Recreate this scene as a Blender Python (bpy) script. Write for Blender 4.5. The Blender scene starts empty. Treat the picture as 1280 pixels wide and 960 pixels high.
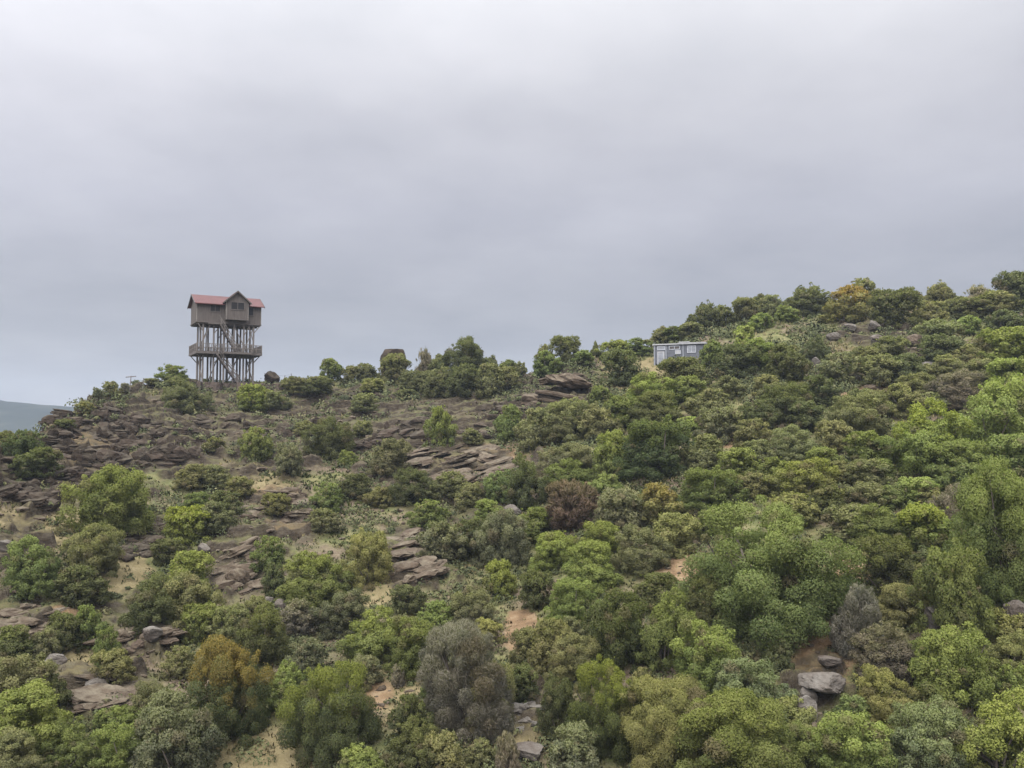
import bpy, bmesh, math, random
import numpy as np
from mathutils import Matrix, Vector

random.seed(7)
RNG = np.random.default_rng(11)
PI = math.pi
C = bpy.context.scene.collection
SC = bpy.context.scene

# ------------------------------------------------------------------ camera
F = 1108.0                        # focal length in pixels of a 1280 wide frame
PITCH = math.radians(3.1)
cp, sp = math.cos(PITCH), math.sin(PITCH)
cam_d = bpy.data.cameras.new('camera')
cam = bpy.data.objects.new('camera', cam_d)
C.objects.link(cam)
cam.location = (0, 0, 0)
cam.rotation_euler = (PI / 2 + PITCH, 0, 0)
cam_d.sensor_width = 36
cam_d.lens = 36 * F / 1280
cam_d.clip_start = 0.5
cam_d.clip_end = 20000
SC.camera = cam


def ray(px, py):
    dx, u = (px - 640) / F, (480 - py) / F
    return dx, cp - u * sp, sp + u * cp


def to_px(X, Y, Z):
    d = np.maximum(Y * cp + Z * sp, 1e-3)
    return 640 + F * X / d, 480 - F * (-Y * sp + Z * cp) / d


# ------------------------------------------------------------------ noise
def _hash(ix, iy, s):
    h = (ix.astype(np.int64) * 374761393 + iy.astype(np.int64) * 668265263 + s * 974634777) & 0xffffffff
    h = ((h ^ (h >> 13)) * 1274126177) & 0xffffffff
    h = ((h ^ (h >> 16)) * 2246822519) & 0xffffffff
    return ((h ^ (h >> 15)) & 0xffffff) / float(0xffffff)


def vnoise(x, y, s=0):
    x = np.asarray(x, float); y = np.asarray(y, float)
    ix, iy = np.floor(x), np.floor(y)
    fx, fy = x - ix, y - iy
    fx = fx * fx * (3 - 2 * fx); fy = fy * fy * (3 - 2 * fy)
    a = _hash(ix, iy, s); b = _hash(ix + 1, iy, s)
    c = _hash(ix, iy + 1, s); d = _hash(ix + 1, iy + 1, s)
    return (a + (b - a) * fx) * (1 - fy) + (c + (d - c) * fx) * fy


def fbm(x, y, s=0, o=4):
    v, a, t = 0, 1, 0
    for k in range(o):
        v = v + a * vnoise(x * 2 ** k, y * 2 ** k, s + k * 17); t += a; a *= .5
    return v / t


def sstep(a, b, x):
    t = np.clip((x - a) / (b - a), 0, 1)
    return t * t * (3 - 2 * t)


# ------------------------------------------------------------------ terrain
RX = [-900, -200, 0, 50, 90, 130, 200, 250, 345, 480, 640, 700, 750, 850, 1000, 1140, 1280, 1500, 2200]
RR = [50, 62, 80, 88, 97, 106, 113, 117, 118, 116, 112, 108, 109, 113, 124, 130, 128, 124, 110]
GX = [-900, -200, 0, 30, 60, 85, 110, 130, 160, 200, 235, 250, 345, 365, 400, 470, 560, 640, 690, 720, 750, 800, 830, 850, 870, 900, 960, 1020, 1080, 1140, 1200, 1250, 1300, 1500, 2200]
GY = [720, 600, 562, 553, 537, 518, 501, 490, 486, 481, 477, 477, 477, 478, 479, 475, 476, 474, 462, 454, 446, 437, 430, 423, 415, 403, 390, 388, 378, 373, 380, 376, 366, 350, 330]
R0 = 34.0


def smooth_interp(x, xs, ys):
    o = 0
    for d, w in ((-14, .2), (-7, .2), (0, .2), (7, .2), (14, .2)):
        o = o + w * np.interp(x + d, xs, ys)
    return o


def blob(px, py, cx, cy, rx, ry, n=0.0):
    d = ((px - cx) / rx) ** 2 + ((py - cy) / ry) ** 2
    return 1 - sstep(.55, 1.25, d + n)


ROCKY = [(60, 590, 130, 55), (190, 540, 150, 75), (330, 540, 130, 60), (480, 530, 150, 55), (600, 515, 110, 45), (700, 480, 60, 35), (560, 585, 130, 40),
         (190, 665, 60, 22), (300, 705, 55, 48), (520, 700, 60, 45), (160, 785, 75, 40), (30, 780, 50, 40), (120, 870, 70, 40), (345, 650, 60, 45),
         (1020, 870, 45, 60), (650, 880, 40, 45), (1200, 795, 60, 30), (1090, 415, 60, 18), (1150, 450, 50, 18), (30, 690, 40, 40), (600, 640, 50, 25)]
EARTH = [(855, 712, 34, 26), (1028, 812, 44, 62), (1062, 718, 34, 26), (650, 790, 22, 35), (120, 570, 55, 26), (340, 625, 45, 18), (620, 572, 50, 22),
         (85, 763, 30, 12), (430, 462, 30, 10), (90, 545, 30, 14), (360, 660, 30, 14), (470, 870, 22, 22), (1090, 492, 36, 12), (900, 552, 24, 8)]
TAN = [(345, 948, 85, 38), (500, 866, 60, 42), (50, 660, 75, 36), (110, 860, 60, 25), (840, 870, 16, 16), (650, 900, 40, 60), (330, 605, 40, 20), (590, 590, 60, 22),
       (480, 745, 40, 18), (800, 470, 50, 22), (150, 715, 40, 30), (100, 830, 40, 20)]


def masks(px, py):
    n = (fbm(px / 24, py / 11, 5, 4) - .5) * 2.0
    rock = np.zeros_like(px); earth = np.zeros_like(px); tan = np.zeros_like(px)
    for b in ROCKY: rock = np.maximum(rock, blob(px, py, *b, n))
    for b in EARTH: earth = np.maximum(earth, blob(px, py, *b, n * .9))
    for b in TAN: tan = np.maximum(tan, blob(px, py, *b, n * .9))
    return rock, earth, tan


PAD_R = 117.0


def terrain(X, Y):
    X = np.asarray(X, float); Y = np.asarray(Y, float)
    az = np.clip(np.arctan2(X, Y), -1.0, 1.0)
    r = np.hypot(X, Y)
    px = 640 + F * np.tan(az)
    R = smooth_interp(px, RX, RR)
    gy = smooth_interp(px, GX, GY)
    dx, u = (px - 640) / F, (480 - gy) / F
    el = (sp + u * cp) / np.hypot(dx, cp - u * sp)
    zR = el * R
    z0 = -13.1 + 1.2 * (fbm(px / 260, px * 0 + 3.3, 2, 2) - .5)
    s = (r - R0) / (R - R0)
    s2 = np.clip(s, 0, 1)
    prof = s2 - .10 * sstep(900, 400, px) * np.sin(s2 * PI) + .05 * np.sin(s2 * PI) * (fbm(px / 200, s2 * 2, 9, 2) - .3)
    z = z0 + (zR - z0) * prof
    lo = z0 - (R0 - r) * .28
    lo = np.maximum(lo, -19 + .02 * (lo + 19))
    hi = zR - .03 * (r - R) - .34 * np.maximum(r - R - 3, 0)
    hi = np.where(hi < -40, -40 + (hi + 40) * .002, hi)
    z = np.where(s < 0, lo, np.where(s > 1, hi, z))
    flat = sstep(.0, .2, s) * (1 - sstep(.9, 1.0, s) * .8)
    near = (r < 400)
    und = (fbm(X / 9, Y / 9, 21, 3) - .5) * 1.5 * np.where(near, flat, 0)
    z = z + und
    qx, qy = to_px(X, Y, z)
    inside = (s > -.1) & (s < 1.02) & (Y > 5) & near
    rock = np.zeros_like(z)
    earth = np.zeros_like(z); tan = np.zeros_like(z)
    if np.any(inside):
        a, b, c = masks(qx[inside], qy[inside])
        rock[inside] = a; earth[inside] = b; tan[inside] = c
    # bedding steps
    tilt = .05 + .10 * np.clip((px - 250) / 400, 0, 1) - .16 * sstep(560, 640, px) * sstep(560, 480, qy)
    P = .62 + .35 * vnoise(X / 14, Y / 14, 40)
    v = z - tilt * X + (fbm(X / 5, Y / 5, 33, 3) - .5) * 1.6
    q = v / .8
    f = q - np.floor(q)
    st = sstep(.0, .14, f)
    brk = sstep(.33, .5, fbm(X / 3.2, Y / 2.2, 77, 2))
    z = z + rock * brk * (st - f) * .8
    z = z + rock * ((fbm(X / .9, Y / .7, 61, 3) - .5) * .7 + (fbm(X / 2.6, Y / 1.6, 62, 2) - .5) * .9)
    z = z + np.where(near, (fbm(X / 1.1, Y / 1.1, 91, 3) - .5) * .22, 0) * sstep(-.2, .1, s)
    return z, rock, earth, tan, s


def hit(px, py, back=1.0):
    d = ray(px, py)
    h = math.hypot(d[0], d[1])
    rr = np.arange(32, 140, .06)
    X, Y, Z = d[0] / h * rr, d[1] / h * rr, d[2] / h * rr
    t = terrain(X, Y)
    inside = (Z < t[0]) & (t[4] < 1.0)
    if inside.any():
        k = int(np.argmax(inside))
    else:
        k = int(np.argmin(np.abs(t[4] - .985)))
        return X[k], Y[k], float(t[0][k]), rr[k]
    return X[k], Y[k], float(t[0][k]), rr[k]


# ------------------------------------------------------------------ mesh helpers
def mesh_np(name, V, F4, mats, midx=None, smooth=False, attrs=None, normals=None):
    me = bpy.data.meshes.new(name)
    V = np.ascontiguousarray(V, np.float32); n, k = F4.shape
    me.vertices.add(len(V)); me.vertices.foreach_set('co', V.ravel())
    me.loops.add(n * k); me.loops.foreach_set('vertex_index', np.ascontiguousarray(F4, np.int32).ravel())
    me.polygons.add(n)
    me.polygons.foreach_set('loop_start', np.arange(0, n * k, k, dtype=np.int32))
    if midx is not None: me.polygons.foreach_set('material_index', np.asarray(midx, np.int32))
    me.polygons.foreach_set('use_smooth', np.full(n, smooth))
    for m in mats: me.materials.append(m)
    for an, dom, val in attrs or ():
        a = me.attributes.new(an, 'FLOAT', dom); a.data.foreach_set('value', np.ascontiguousarray(val, np.float32))
    me.update(calc_edges=True); me.validate()
    if normals is not None:
        me.normals_split_custom_set_from_vertices([tuple(v) for v in normals])
    return me


def link(name, me, parent=None):
    o = bpy.data.objects.new(name, me); C.objects.link(o)
    if parent is not None: o.parent = parent
    return o


def tag(o, label=None, cat=None, group=None, kind=None):
    if label: o['label'] = label
    if cat: o['category'] = cat
    if group: o['group'] = group
    if kind: o['kind'] = kind
    return o


def empty(name, loc, rz=0.0):
    o = bpy.data.objects.new(name, None); C.objects.link(o)
    o.location = loc; o.rotation_euler = (0, 0, rz); o.empty_display_size = .3
    return o


class MB:
    def __init__(s): s.bm = bmesh.new()

    def box(s, lo, hi):
        v = [s.bm.verts.new((x, y, z)) for z in (lo[2], hi[2]) for y in (lo[1], hi[1]) for x in (lo[0], hi[0])]
        for f in ((0, 2, 3, 1), (4, 5, 7, 6), (0, 1, 5, 4), (2, 6, 7, 3), (0, 4, 6, 2), (1, 3, 7, 5)): s.bm.faces.new([v[i] for i in f])
        return s

    def bar(s, a, b, r0, r1=None, n=4):
        a, b = Vector(a), Vector(b); r1 = r0 if r1 is None else r1
        d = (b - a).normalized(); t = Vector((0, 0, 1)) if abs(d.z) < .9 else Vector((1, 0, 0))
        x = d.cross(t).normalized(); y = d.cross(x)
        A = []; B = []
        for k in range(n):
            an = 2 * PI * (k + .5) / n; q = x * math.cos(an) + y * math.sin(an)
            A.append(s.bm.verts.new(a + q * r0)); B.append(s.bm.verts.new(b + q * r1))
        for k in range(n): s.bm.faces.new((A[k], A[(k + 1) % n], B[(k + 1) % n], B[k]))
        s.bm.faces.new(A[::-1]); s.bm.faces.new(B)
        return s

    def prism(s, pts, off):
        A = [s.bm.verts.new(p) for p in pts]; B = [s.bm.verts.new(Vector(p) + Vector(off)) for p in pts]
        n = len(A)
        s.bm.faces.new(A); s.bm.faces.new(B[::-1])
        for k in range(n): s.bm.faces.new((A[k], B[k], B[(k + 1) % n], A[(k + 1) % n]))
        return s

    def build(s, name, m, parent=None):
        bmesh.ops.recalc_face_normals(s.bm, faces=s.bm.faces)
        me = bpy.data.meshes.new(name); s.bm.to_mesh(me); s.bm.free(); me.materials.append(m)
        return link(name, me, parent)


# ------------------------------------------------------------------ materials
class NT:
    def __init__(s, name):
        s.m = bpy.data.materials.new(name); s.m.use_nodes = True
        s.t = s.m.node_tree; s.t.nodes.clear(); s.out = s.n('ShaderNodeOutputMaterial')

    def n(s, ty, **kw):
        x = s.t.nodes.new(ty)
        for k, v in kw.items():
            if k in x.inputs: x.inputs[k].default_value = v
            else: setattr(x, k, v)
        return x

    def l(s, a, b): s.t.links.new(a, b)

    def noise(s, scale, detail=4, vec=None, rough=.55):
        x = s.n('ShaderNodeTexNoise'); x.inputs['Scale'].default_value = scale; x.inputs['Detail'].default_value = detail
        x.inputs['Roughness'].default_value = rough
        if vec is not None: s.l(vec, x.inputs['Vector'])
        return x.outputs['Fac']

    def ramp(s, fac, stops):
        r = s.n('ShaderNodeValToRGB'); e = r.color_ramp.elements
        while len(e) < len(stops): e.new(.5)
        for k, (p, c) in enumerate(stops):
            e[k].position = p; e[k].color = (*c, 1) if len(c) == 3 else c
        s.l(fac, r.inputs['Fac']); return r.outputs['Color']

    def mix(s, fac, a, b, mode='MIX'):
        x = s.n('ShaderNodeMix'); x.data_type = 'RGBA'; x.blend_type = mode; x.clamp_factor = True
        for v, i in ((fac, 0), (a, 6), (b, 7)):
            if isinstance(v, (int, float)): x.inputs[i].default_value = v
            elif isinstance(v, tuple): x.inputs[i].default_value = (*v, 1)
            else: s.l(v, x.inputs[i])
        return x.outputs[2]

    def math(s, op, a, b=0.0, clamp=False):
        x = s.n('ShaderNodeMath'); x.operation = op; x.use_clamp = clamp
        for v, i in ((a, 0), (b, 1)):
            if isinstance(v, (int, float)): x.inputs[i].default_value = v
            else: s.l(v, x.inputs[i])
        return x.outputs[0]

    def attr(s, name):
        a = s.n('ShaderNodeAttribute'); a.attribute_name = name; return a.outputs['Fac']

    def done(s, col, rough=.85, spec=.2, bump=None, bstr=.5, bdist=.1):
        p = s.n('ShaderNodeBsdfPrincipled'); p.inputs['Roughness'].default_value = rough
        p.inputs['Specular IOR Level'].default_value = spec
        if isinstance(col, tuple): p.inputs['Base Color'].default_value = (*col, 1)
        else: s.l(col, p.inputs['Base Color'])
        if bump is not None:
            b = s.n('ShaderNodeBump'); b.inputs['Strength'].default_value = bstr; b.inputs['Distance'].default_value = bdist
            s.l(bump, b.inputs['Height']); s.l(b.outputs[0], p.inputs['Normal'])
        s.l(p.outputs[0], s.out.inputs['Surface']); return s.m


def foliage_mat(name, tip):
    t = NT(name)
    oi = t.n('ShaderNodeObjectInfo')
    leaf = t.attr('tint'); young = t.attr('young')
    base = oi.outputs['Color']
    dark = t.mix(1.0, base, (.72, .75, .74), 'MULTIPLY')
    light = t.mix(1.0, base, (1.38, 1.34, 1.2), 'MULTIPLY')
    c = t.mix(leaf, dark, light)
    c = t.mix(t.math('MULTIPLY', young, oi.outputs['Alpha']), c, tip)
    c = t.mix(t.math('MULTIPLY', t.attr('dry'), .75), c, (.125, .098, .062))
    d = t.n('ShaderNodeBsdfDiffuse'); tr = t.n('ShaderNodeBsdfTranslucent')
    t.l(c, d.inputs['Color']); t.l(t.mix(1.0, c, (1.1, 1.25, .7), 'MULTIPLY'), tr.inputs['Color'])
    mx = t.n('ShaderNodeMixShader'); mx.inputs[0].default_value = .36
    t.l(d.outputs[0], mx.inputs[1]); t.l(tr.outputs[0], mx.inputs[2]); t.l(mx.outputs[0], t.out.inputs['Surface'])
    return t.m


M = {}
M['leaf'] = foliage_mat('foliage_fresh_tips', (.185, .200, .034))
M['leaf_orange'] = foliage_mat('foliage_orange_tips', (.25, .165, .038))


def mk_bark(name, a, b):
    t = NT(name); g = t.n('ShaderNodeTexCoord').outputs['Object']
    f = t.noise(6, 5, g)
    return t.done(t.ramp(f, [(.3, a), (.7, b)]), .9, .1, f, .6, .03)


M['bark'] = mk_bark('bark', (.045, .038, .032), (.12, .10, .085))


def mk_rock(name, dk, md, lt, band=9.0):
    t = NT(name); geo = t.n('ShaderNodeNewGeometry'); pos = geo.outputs['Position']
    sx = t.n('ShaderNodeSeparateXYZ'); t.l(geo.outputs['Normal'], sx.inputs[0])
    mp = t.n('ShaderNodeMapping'); mp.inputs['Scale'].default_value = (.85, .85, 2.4); t.l(pos, mp.inputs['Vector'])
    strat = t.noise(band * .18, 5, mp.outputs[0], .65)
    patch = t.noise(.55, 4, pos)
    c = t.ramp(strat, [(.28, dk), (.52, md), (.75, tuple(x * 1.25 for x in md))])
    up = t.math('MULTIPLY', t.math('SUBTRACT', sx.outputs[2], .25, True), 1.3, True)
    lich = t.math('MULTIPLY', up, t.ramp(t.noise(1.7, 5, pos, .7), [(.42, (0, 0, 0)), (.62, (1, 1, 1))]))
    c = t.mix(lich, c, lt)
    c = t.mix(t.ramp(patch, [(.45, (0, 0, 0)), (.7, (.55, .55, .55))]), c, (.058, .040, .030))
    return t.done(c, .92, .12, t.math('ADD', strat, t.math('MULTIPLY', t.noise(5, 6, pos, .7), .7)), .8, .16)


M['rock'] = mk_rock('weathered_dark_rock', (.012, .009, .0065), (.033, .025, .0185), (.080, .069, .051))
M['rock_pale'] = mk_rock('weathered_pale_rock', (.043, .037, .032), (.092, .081, .071), (.155, .143, .126))
M['rock_brown'] = mk_rock('weathered_brown_rock', (.028, .021, .015), (.074, .056, .040), (.132, .112, .082))


def mk_ground():
    t = NT('hillside_ground'); geo = t.n('ShaderNodeNewGeometry'); pos = geo.outputs['Position']
    sx = t.n('ShaderNodeSeparateXYZ'); t.l(geo.outputs['Normal'], sx.inputs[0])
    rock, earth, tan = t.attr('rock'), t.attr('earth'), t.attr('tan')
    n1, n2, n3 = t.noise(.22, 5, pos), t.noise(1.1, 5, pos, .65), t.noise(4.5, 4, pos, .7)
    grass = t.ramp(n2, [(.30, (.060, .070, .028)), (.5, (.105, .105, .045)), (.72, (.17, .145, .075))])
    soil = t.ramp(n3, [(.30, (.070, .052, .036)), (.55, (.120, .092, .065)), (.75, (.18, .148, .11))])
    c = t.mix(t.ramp(n1, [(.46, (0, 0, 0)), (.60, (1, 1, 1))]), grass, soil)
    dry = t.ramp(n2, [(.3, (.105, .086, .044)), (.55, (.160, .130, .070)), (.75, (.21, .172, .10))])
    c = t.mix(tan, c, dry)
    red = t.ramp(n2, [(.3, (.085, .056, .032)), (.5, (.150, .098, .056)), (.62, (.19, .135, .082)), (.75, (.23, .18, .115))])
    c = t.mix(earth, c, red)
    c = t.mix(t.math('MULTIPLY', rock, .62), c, t.ramp(n3, [(.3, (.031, .024, .014)), (.6, (.058, .053, .025))]))
    mp = t.n('ShaderNodeMapping'); mp.inputs['Scale'].default_value = (.85, .85, 2.4); t.l(pos, mp.inputs['Vector'])
    strat = t.noise(1.7, 5, mp.outputs[0], .65)
    stone = t.ramp(strat, [(.3, (.013, .010, .007)), (.5, (.035, .027, .0195)), (.72, (.070, .058, .042))])
    lich = t.ramp(t.noise(1.5, 5, pos, .7), [(.45, (0, 0, 0)), (.6, (1, 1, 1))])
    up = t.math('MULTIPLY', t.math('SUBTRACT', sx.outputs[2], .6, True), 3.0, True)
    stone = t.mix(t.math('MULTIPLY', up, lich), stone, (.082, .072, .050))
    steep = t.math('MULTIPLY', t.math('SUBTRACT', .93, sx.outputs[2], True), 4.5, True)
    rk = t.math('MULTIPLY', rock, t.math('ADD', t.math('MULTIPLY', steep, .9), t.math('MULTIPLY', t.ramp(t.noise(.75, 4, pos), [(.46, (0, 0, 0)), (.60, (1, 1, 1))]), .6)), True)
    c = t.mix(rk, c, stone)
    h = t.math('ADD', t.math('MULTIPLY', n3, .8), t.math('MULTIPLY', t.noise(14, 4, pos), .35))
    h = t.math('ADD', h, t.math('MULTIPLY', strat, rock))
    return t.done(c, .95, .1, h, .9, .15)


M['ground'] = mk_ground()


def mk_wood(name, a, b, axis_scale=(1, 1, 7)):
    t = NT(name); g = t.n('ShaderNodeTexCoord').outputs['Object']
    mp = t.n('ShaderNodeMapping'); mp.inputs['Scale'].default_value = axis_scale; t.l(g, mp.inputs['Vector'])
    f = t.noise(2.2, 5, mp.outputs[0], .6)
    return t.done(t.ramp(f, [(.3, a), (.7, b)]), .85, .15, f, .5, .03)


M['wall_wood'] = mk_wood('grey_brown_boarding', (.056, .047, .043), (.104, .090, .082), (9, 9, .5))
M['pole_wood'] = mk_wood('weathered_pole_wood', (.085, .073, .067), (.165, .147, .134), (4, 4, .6))
M['deck_wood'] = mk_wood('deck_wood', (.062, .053, .049), (.115, .10, .092))
M['pale_wood'] = mk_wood('pale_sawn_wood', (.16, .145, .13), (.26, .24, .22))


def mk_roof():
    t = NT('faded_red_roof_sheet'); g = t.n('ShaderNodeTexCoord').outputs['Object']
    w = t.n('ShaderNodeTexWave'); w.inputs['Scale'].default_value = 1.6; t.l(g, w.inputs['Vector'])
    f = t.noise(1.3, 5, g)
    return t.done(t.ramp(f, [(.3, (.050, .0140, .0135)), (.7, (.082, .0250, .0240))]), .55, .3, w.outputs['Fac'], .5, .04)


M['roof'] = mk_roof()


def mk_flat(name, col, rough=.5, spec=.3, var=.18):
    t = NT(name); g = t.n('ShaderNodeTexCoord').outputs['Object']
    f = t.noise(1.9, 5, g)
    return t.done(t.ramp(f, [(.25, tuple(x * (1 - var) for x in col)), (.75, tuple(x * (1 + var) for x in col))]), rough, spec)


M['glass_dark'] = mk_flat('dark_window_glass', (.016, .015, .016), .6, .12)
M['glass_pale'] = mk_flat('curtained_window_glass', (.17, .178, .20), .3, .5, .35)
M['frame_dark'] = mk_flat('dark_frame', (.05, .042, .04))
M['white'] = mk_flat('white_paint', (.27, .27, .28), .5, .3, .12)
M['offwhite'] = mk_flat('weathered_white_sheet', (.22, .22, .228), .5, .3, .2)


def mk_cabin():
    t = NT('blue_grey_panel'); g = t.n('ShaderNodeTexCoord').outputs['Object']
    w = t.n('ShaderNodeTexWave'); w.inputs['Scale'].default_value = 2.2; t.l(g, w.inputs['Vector'])
    f = t.noise(1.5, 5, g)
    return t.done(t.ramp(f, [(.3, (.066, .070, .083)), (.7, (.096, .101, .117))]), .55, .3, w.outputs['Fac'], .4, .05)


M['cabin'] = mk_cabin()


# ------------------------------------------------------------------ world, sun
wd = bpy.data.worlds.new('World'); SC.world = wd; wd.use_nodes = True
wt = wd.node_tree; wt.nodes.clear()
W = NT.__new__(NT); W.t = wt
out = wt.nodes.new('ShaderNodeOutputWorld')
sky = W.n('ShaderNodeTexSky'); sky.sky_type = 'NISHITA'; sky.sun_disc = False
SUN_EL, SUN_AZ = math.radians(44), math.radians(-160)      # azimuth clockwise from +Y: behind the camera's left shoulder
sky.sun_elevation = SUN_EL; sky.sun_rotation = SUN_AZ
bg1 = W.n('ShaderNodeBackground'); bg1.inputs['Strength'].default_value = .06; W.l(sky.outputs[0], bg1.inputs['Color'])
gen = W.n('ShaderNodeTexCoord').outputs['Generated']
sep = W.n('ShaderNodeSeparateXYZ'); W.l(gen, sep.inputs[0])
zc = W.math('MAXIMUM', sep.outputs[2], 0.0)
den = W.math('ADD', zc, .16)
cmb = W.n('ShaderNodeCombineXYZ')
W.l(W.math('DIVIDE', sep.outputs[0], den), cmb.inputs[0]); W.l(W.math('DIVIDE', sep.outputs[1], den), cmb.inputs[1])
n1 = W.noise(.55, 3, cmb.outputs[0], .5)
n2 = W.noise(2.3, 5, cmb.outputs[0], .55)
cl = W.math('ADD', W.math('MULTIPLY', n1, .6), W.math('MULTIPLY', n2, .4))
lum = W.ramp(zc, [(0.0, (.225, .226, .243)), (.05, (.206, .207, .226)), (.13, (.207, .208, .230)), (.24, (.262, .262, .294)), (.34, (.310, .308, .334)), (.45, (.40, .40, .42)), (1.0, (.86, .86, .87))])
var = W.ramp(cl, [(.34, (.84, .85, .86)), (.5, (1.0, 1.0, .995)), (.64, (1.14, 1.135, 1.115))])
cc = W.mix(1.0, lum, var, 'MULTIPLY')
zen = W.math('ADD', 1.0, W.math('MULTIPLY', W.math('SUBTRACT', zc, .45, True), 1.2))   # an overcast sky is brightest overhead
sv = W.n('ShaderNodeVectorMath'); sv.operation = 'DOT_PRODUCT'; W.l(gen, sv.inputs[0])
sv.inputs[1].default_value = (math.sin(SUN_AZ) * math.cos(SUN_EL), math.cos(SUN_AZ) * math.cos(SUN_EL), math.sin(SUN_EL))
fill_glow = W.math('POWER', W.math('MAXIMUM', W.math('ADD', W.math('MULTIPLY', sv.outputs['Value'], .62), .38), 0.0), 1.6)   # extra sky brightness added behind the camera to light bush sides facing it
zen = W.math('ADD', zen, W.math('MULTIPLY', fill_glow, 3.2))
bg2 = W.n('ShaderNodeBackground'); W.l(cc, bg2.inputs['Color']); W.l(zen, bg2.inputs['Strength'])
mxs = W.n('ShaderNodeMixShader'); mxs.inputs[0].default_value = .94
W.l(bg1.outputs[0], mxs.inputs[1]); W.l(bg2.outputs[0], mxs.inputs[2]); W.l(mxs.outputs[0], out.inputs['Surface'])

sd = bpy.data.lights.new('sun', 'SUN'); sd.energy = 1.5; sd.angle = math.radians(40); sd.color = (1, .965, .91)
so = bpy.data.objects.new('sun', sd); C.objects.link(so)
sdir = Vector((math.sin(SUN_AZ) * math.cos(SUN_EL), math.cos(SUN_AZ) * math.cos(SUN_EL), math.sin(SUN_EL)))
so.rotation_euler = sdir.to_track_quat('Z', 'Y').to_euler()
so.location = (0, 0, 60)

# ------------------------------------------------------------------ hillside sheet
azd = np.radians(np.concatenate([np.arange(-180, -40, 6), np.arange(-40, -33, .25), np.arange(-33, 33, .085), np.arange(33, 40, .25), np.arange(40, 180.1, 6)]))
rads = np.concatenate([[.02, 4, 8, 12, 16, 20, 24, 27, 30], np.arange(31, 60, .14), np.arange(60, 134, .19), np.arange(134, 170, 3), np.geomspace(170, 9000, 22)])
A, Rg = np.meshgrid(azd, rads, indexing='ij')
X, Y = np.sin(A) * Rg, np.cos(A) * Rg
Z, rk, ea, ta, ss = terrain(X, Y)
na, nr = A.shape
idx = np.arange(na * nr).reshape(na, nr)
Fq = np.stack([idx[:-1, :-1], idx[1:, :-1], idx[1:, 1:], idx[:-1, 1:]], -1).reshape(-1, 4)
me = mesh_np('hillside', np.stack([X, Y, Z], -1).reshape(-1, 3), Fq[:, ::-1], [M['ground']], smooth=True,
             attrs=[('rock', 'POINT', rk.ravel()), ('earth', 'POINT', ea.ravel()), ('tan', 'POINT', ta.ravel())])
hs = tag(link('hillside', me), 'scrub covered stony hillside rising to the ridge', kind='structure')

# ------------------------------------------------------------------ far mountain
gx = np.linspace(-3600, 900, 150); gyv = np.linspace(0, 1, 40)
GXm, GV = np.meshgrid(gx, gyv, indexing='ij')
hm = np.interp(GXm, [-3600, -2300, -1990, -1727, -1450, -1200, -800, 0, 900], [200, 166, 128, 98, 74, 60, 44, 30, 10]) + 18 * (fbm(GXm / 300, GXm * 0, 5, 4) - .5)
Zm = -42 + (hm * .29 + 42) * np.sin(GV * PI) ** .8 + .29 * 16 * (fbm(GXm / 160, GV * 6, 8, 4) - .5) * np.sin(GV * PI)
GXm = GXm * .29; Ym = (2700 + GV * 1500) * .29
im = np.arange(GXm.size).reshape(GXm.shape)
Fm = np.stack([im[:-1, :-1], im[1:, :-1], im[1:, 1:], im[:-1, 1:]], -1).reshape(-1, 4)
t = NT('distant_mountain_cover'); pos = t.n('ShaderNodeNewGeometry').outputs['Position']
mm = t.done(t.ramp(t.noise(.02, 6, pos, .65), [(.35, (.012, .018, .018)), (.55, (.024, .030, .026)), (.7, (.055, .054, .046))]), .95, .05)
tag(link('mountain', mesh_np('mountain', np.stack([GXm, Ym, Zm], -1).reshape(-1, 3), Fm, [mm], smooth=True)), 'distant blue mountain ridge beyond the hillside', kind='structure')

# ------------------------------------------------------------------ haze
hz = MB(); hz.box((-2000, -200, -60), (2000, 1900, 110))
t = NT('haze_air'); pv = t.n('ShaderNodeVolumePrincipled')
pv.inputs['Color'].default_value = (.44, .505, .63, 1); pv.inputs['Density'].default_value = .00030; pv.inputs['Anisotropy'].default_value = 0.0
t.l(pv.outputs[0], t.out.inputs['Volume'])
hzo = hz.build('haze', t.m); tag(hzo, 'pale blue haze over the distant land', kind='stuff')

# ------------------------------------------------------------------ rocks
def ico(sub):
    b = bmesh.new(); bmesh.ops.create_icosphere(b, subdivisions=sub, radius=1.0)
    V = np.array([v.co[:] for v in b.verts]); Fc = np.array([[v.index for v in f.verts] for f in b.faces]); b.free()
    return V, Fc


ICO = ico(4)
ICO3 = ico(3)


def boulder_verts(rng, flat=.6, cuts=14, rough=.10, base=None):
    V = (ICO[0] if base is None else base).copy()
    for _ in range(cuts):
        n = rng.normal(size=3); n /= np.linalg.norm(n)
        d = rng.uniform(.55, .9); e = V @ n - d
        V = V - np.maximum(e, 0)[:, None] * n
    o = rng.uniform(0, 50, 2)
    nn = fbm(V[:, 0] * 2.2 + V[:, 2] * 1.7 + o[0], V[:, 1] * 2.2 - V[:, 2] * 1.3 + o[1], int(rng.integers(99)), 4) - .5
    n3 = fbm(V[:, 0] * 7 + V[:, 2] * 5 + o[1], V[:, 1] * 7 - V[:, 2] * 6 + o[0], 31, 3) - .5
    V = V * (1 + rough * 2.6 * nn + rough * 1.1 * n3)[:, None]
    V[:, 2] *= flat
    return V


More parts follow.
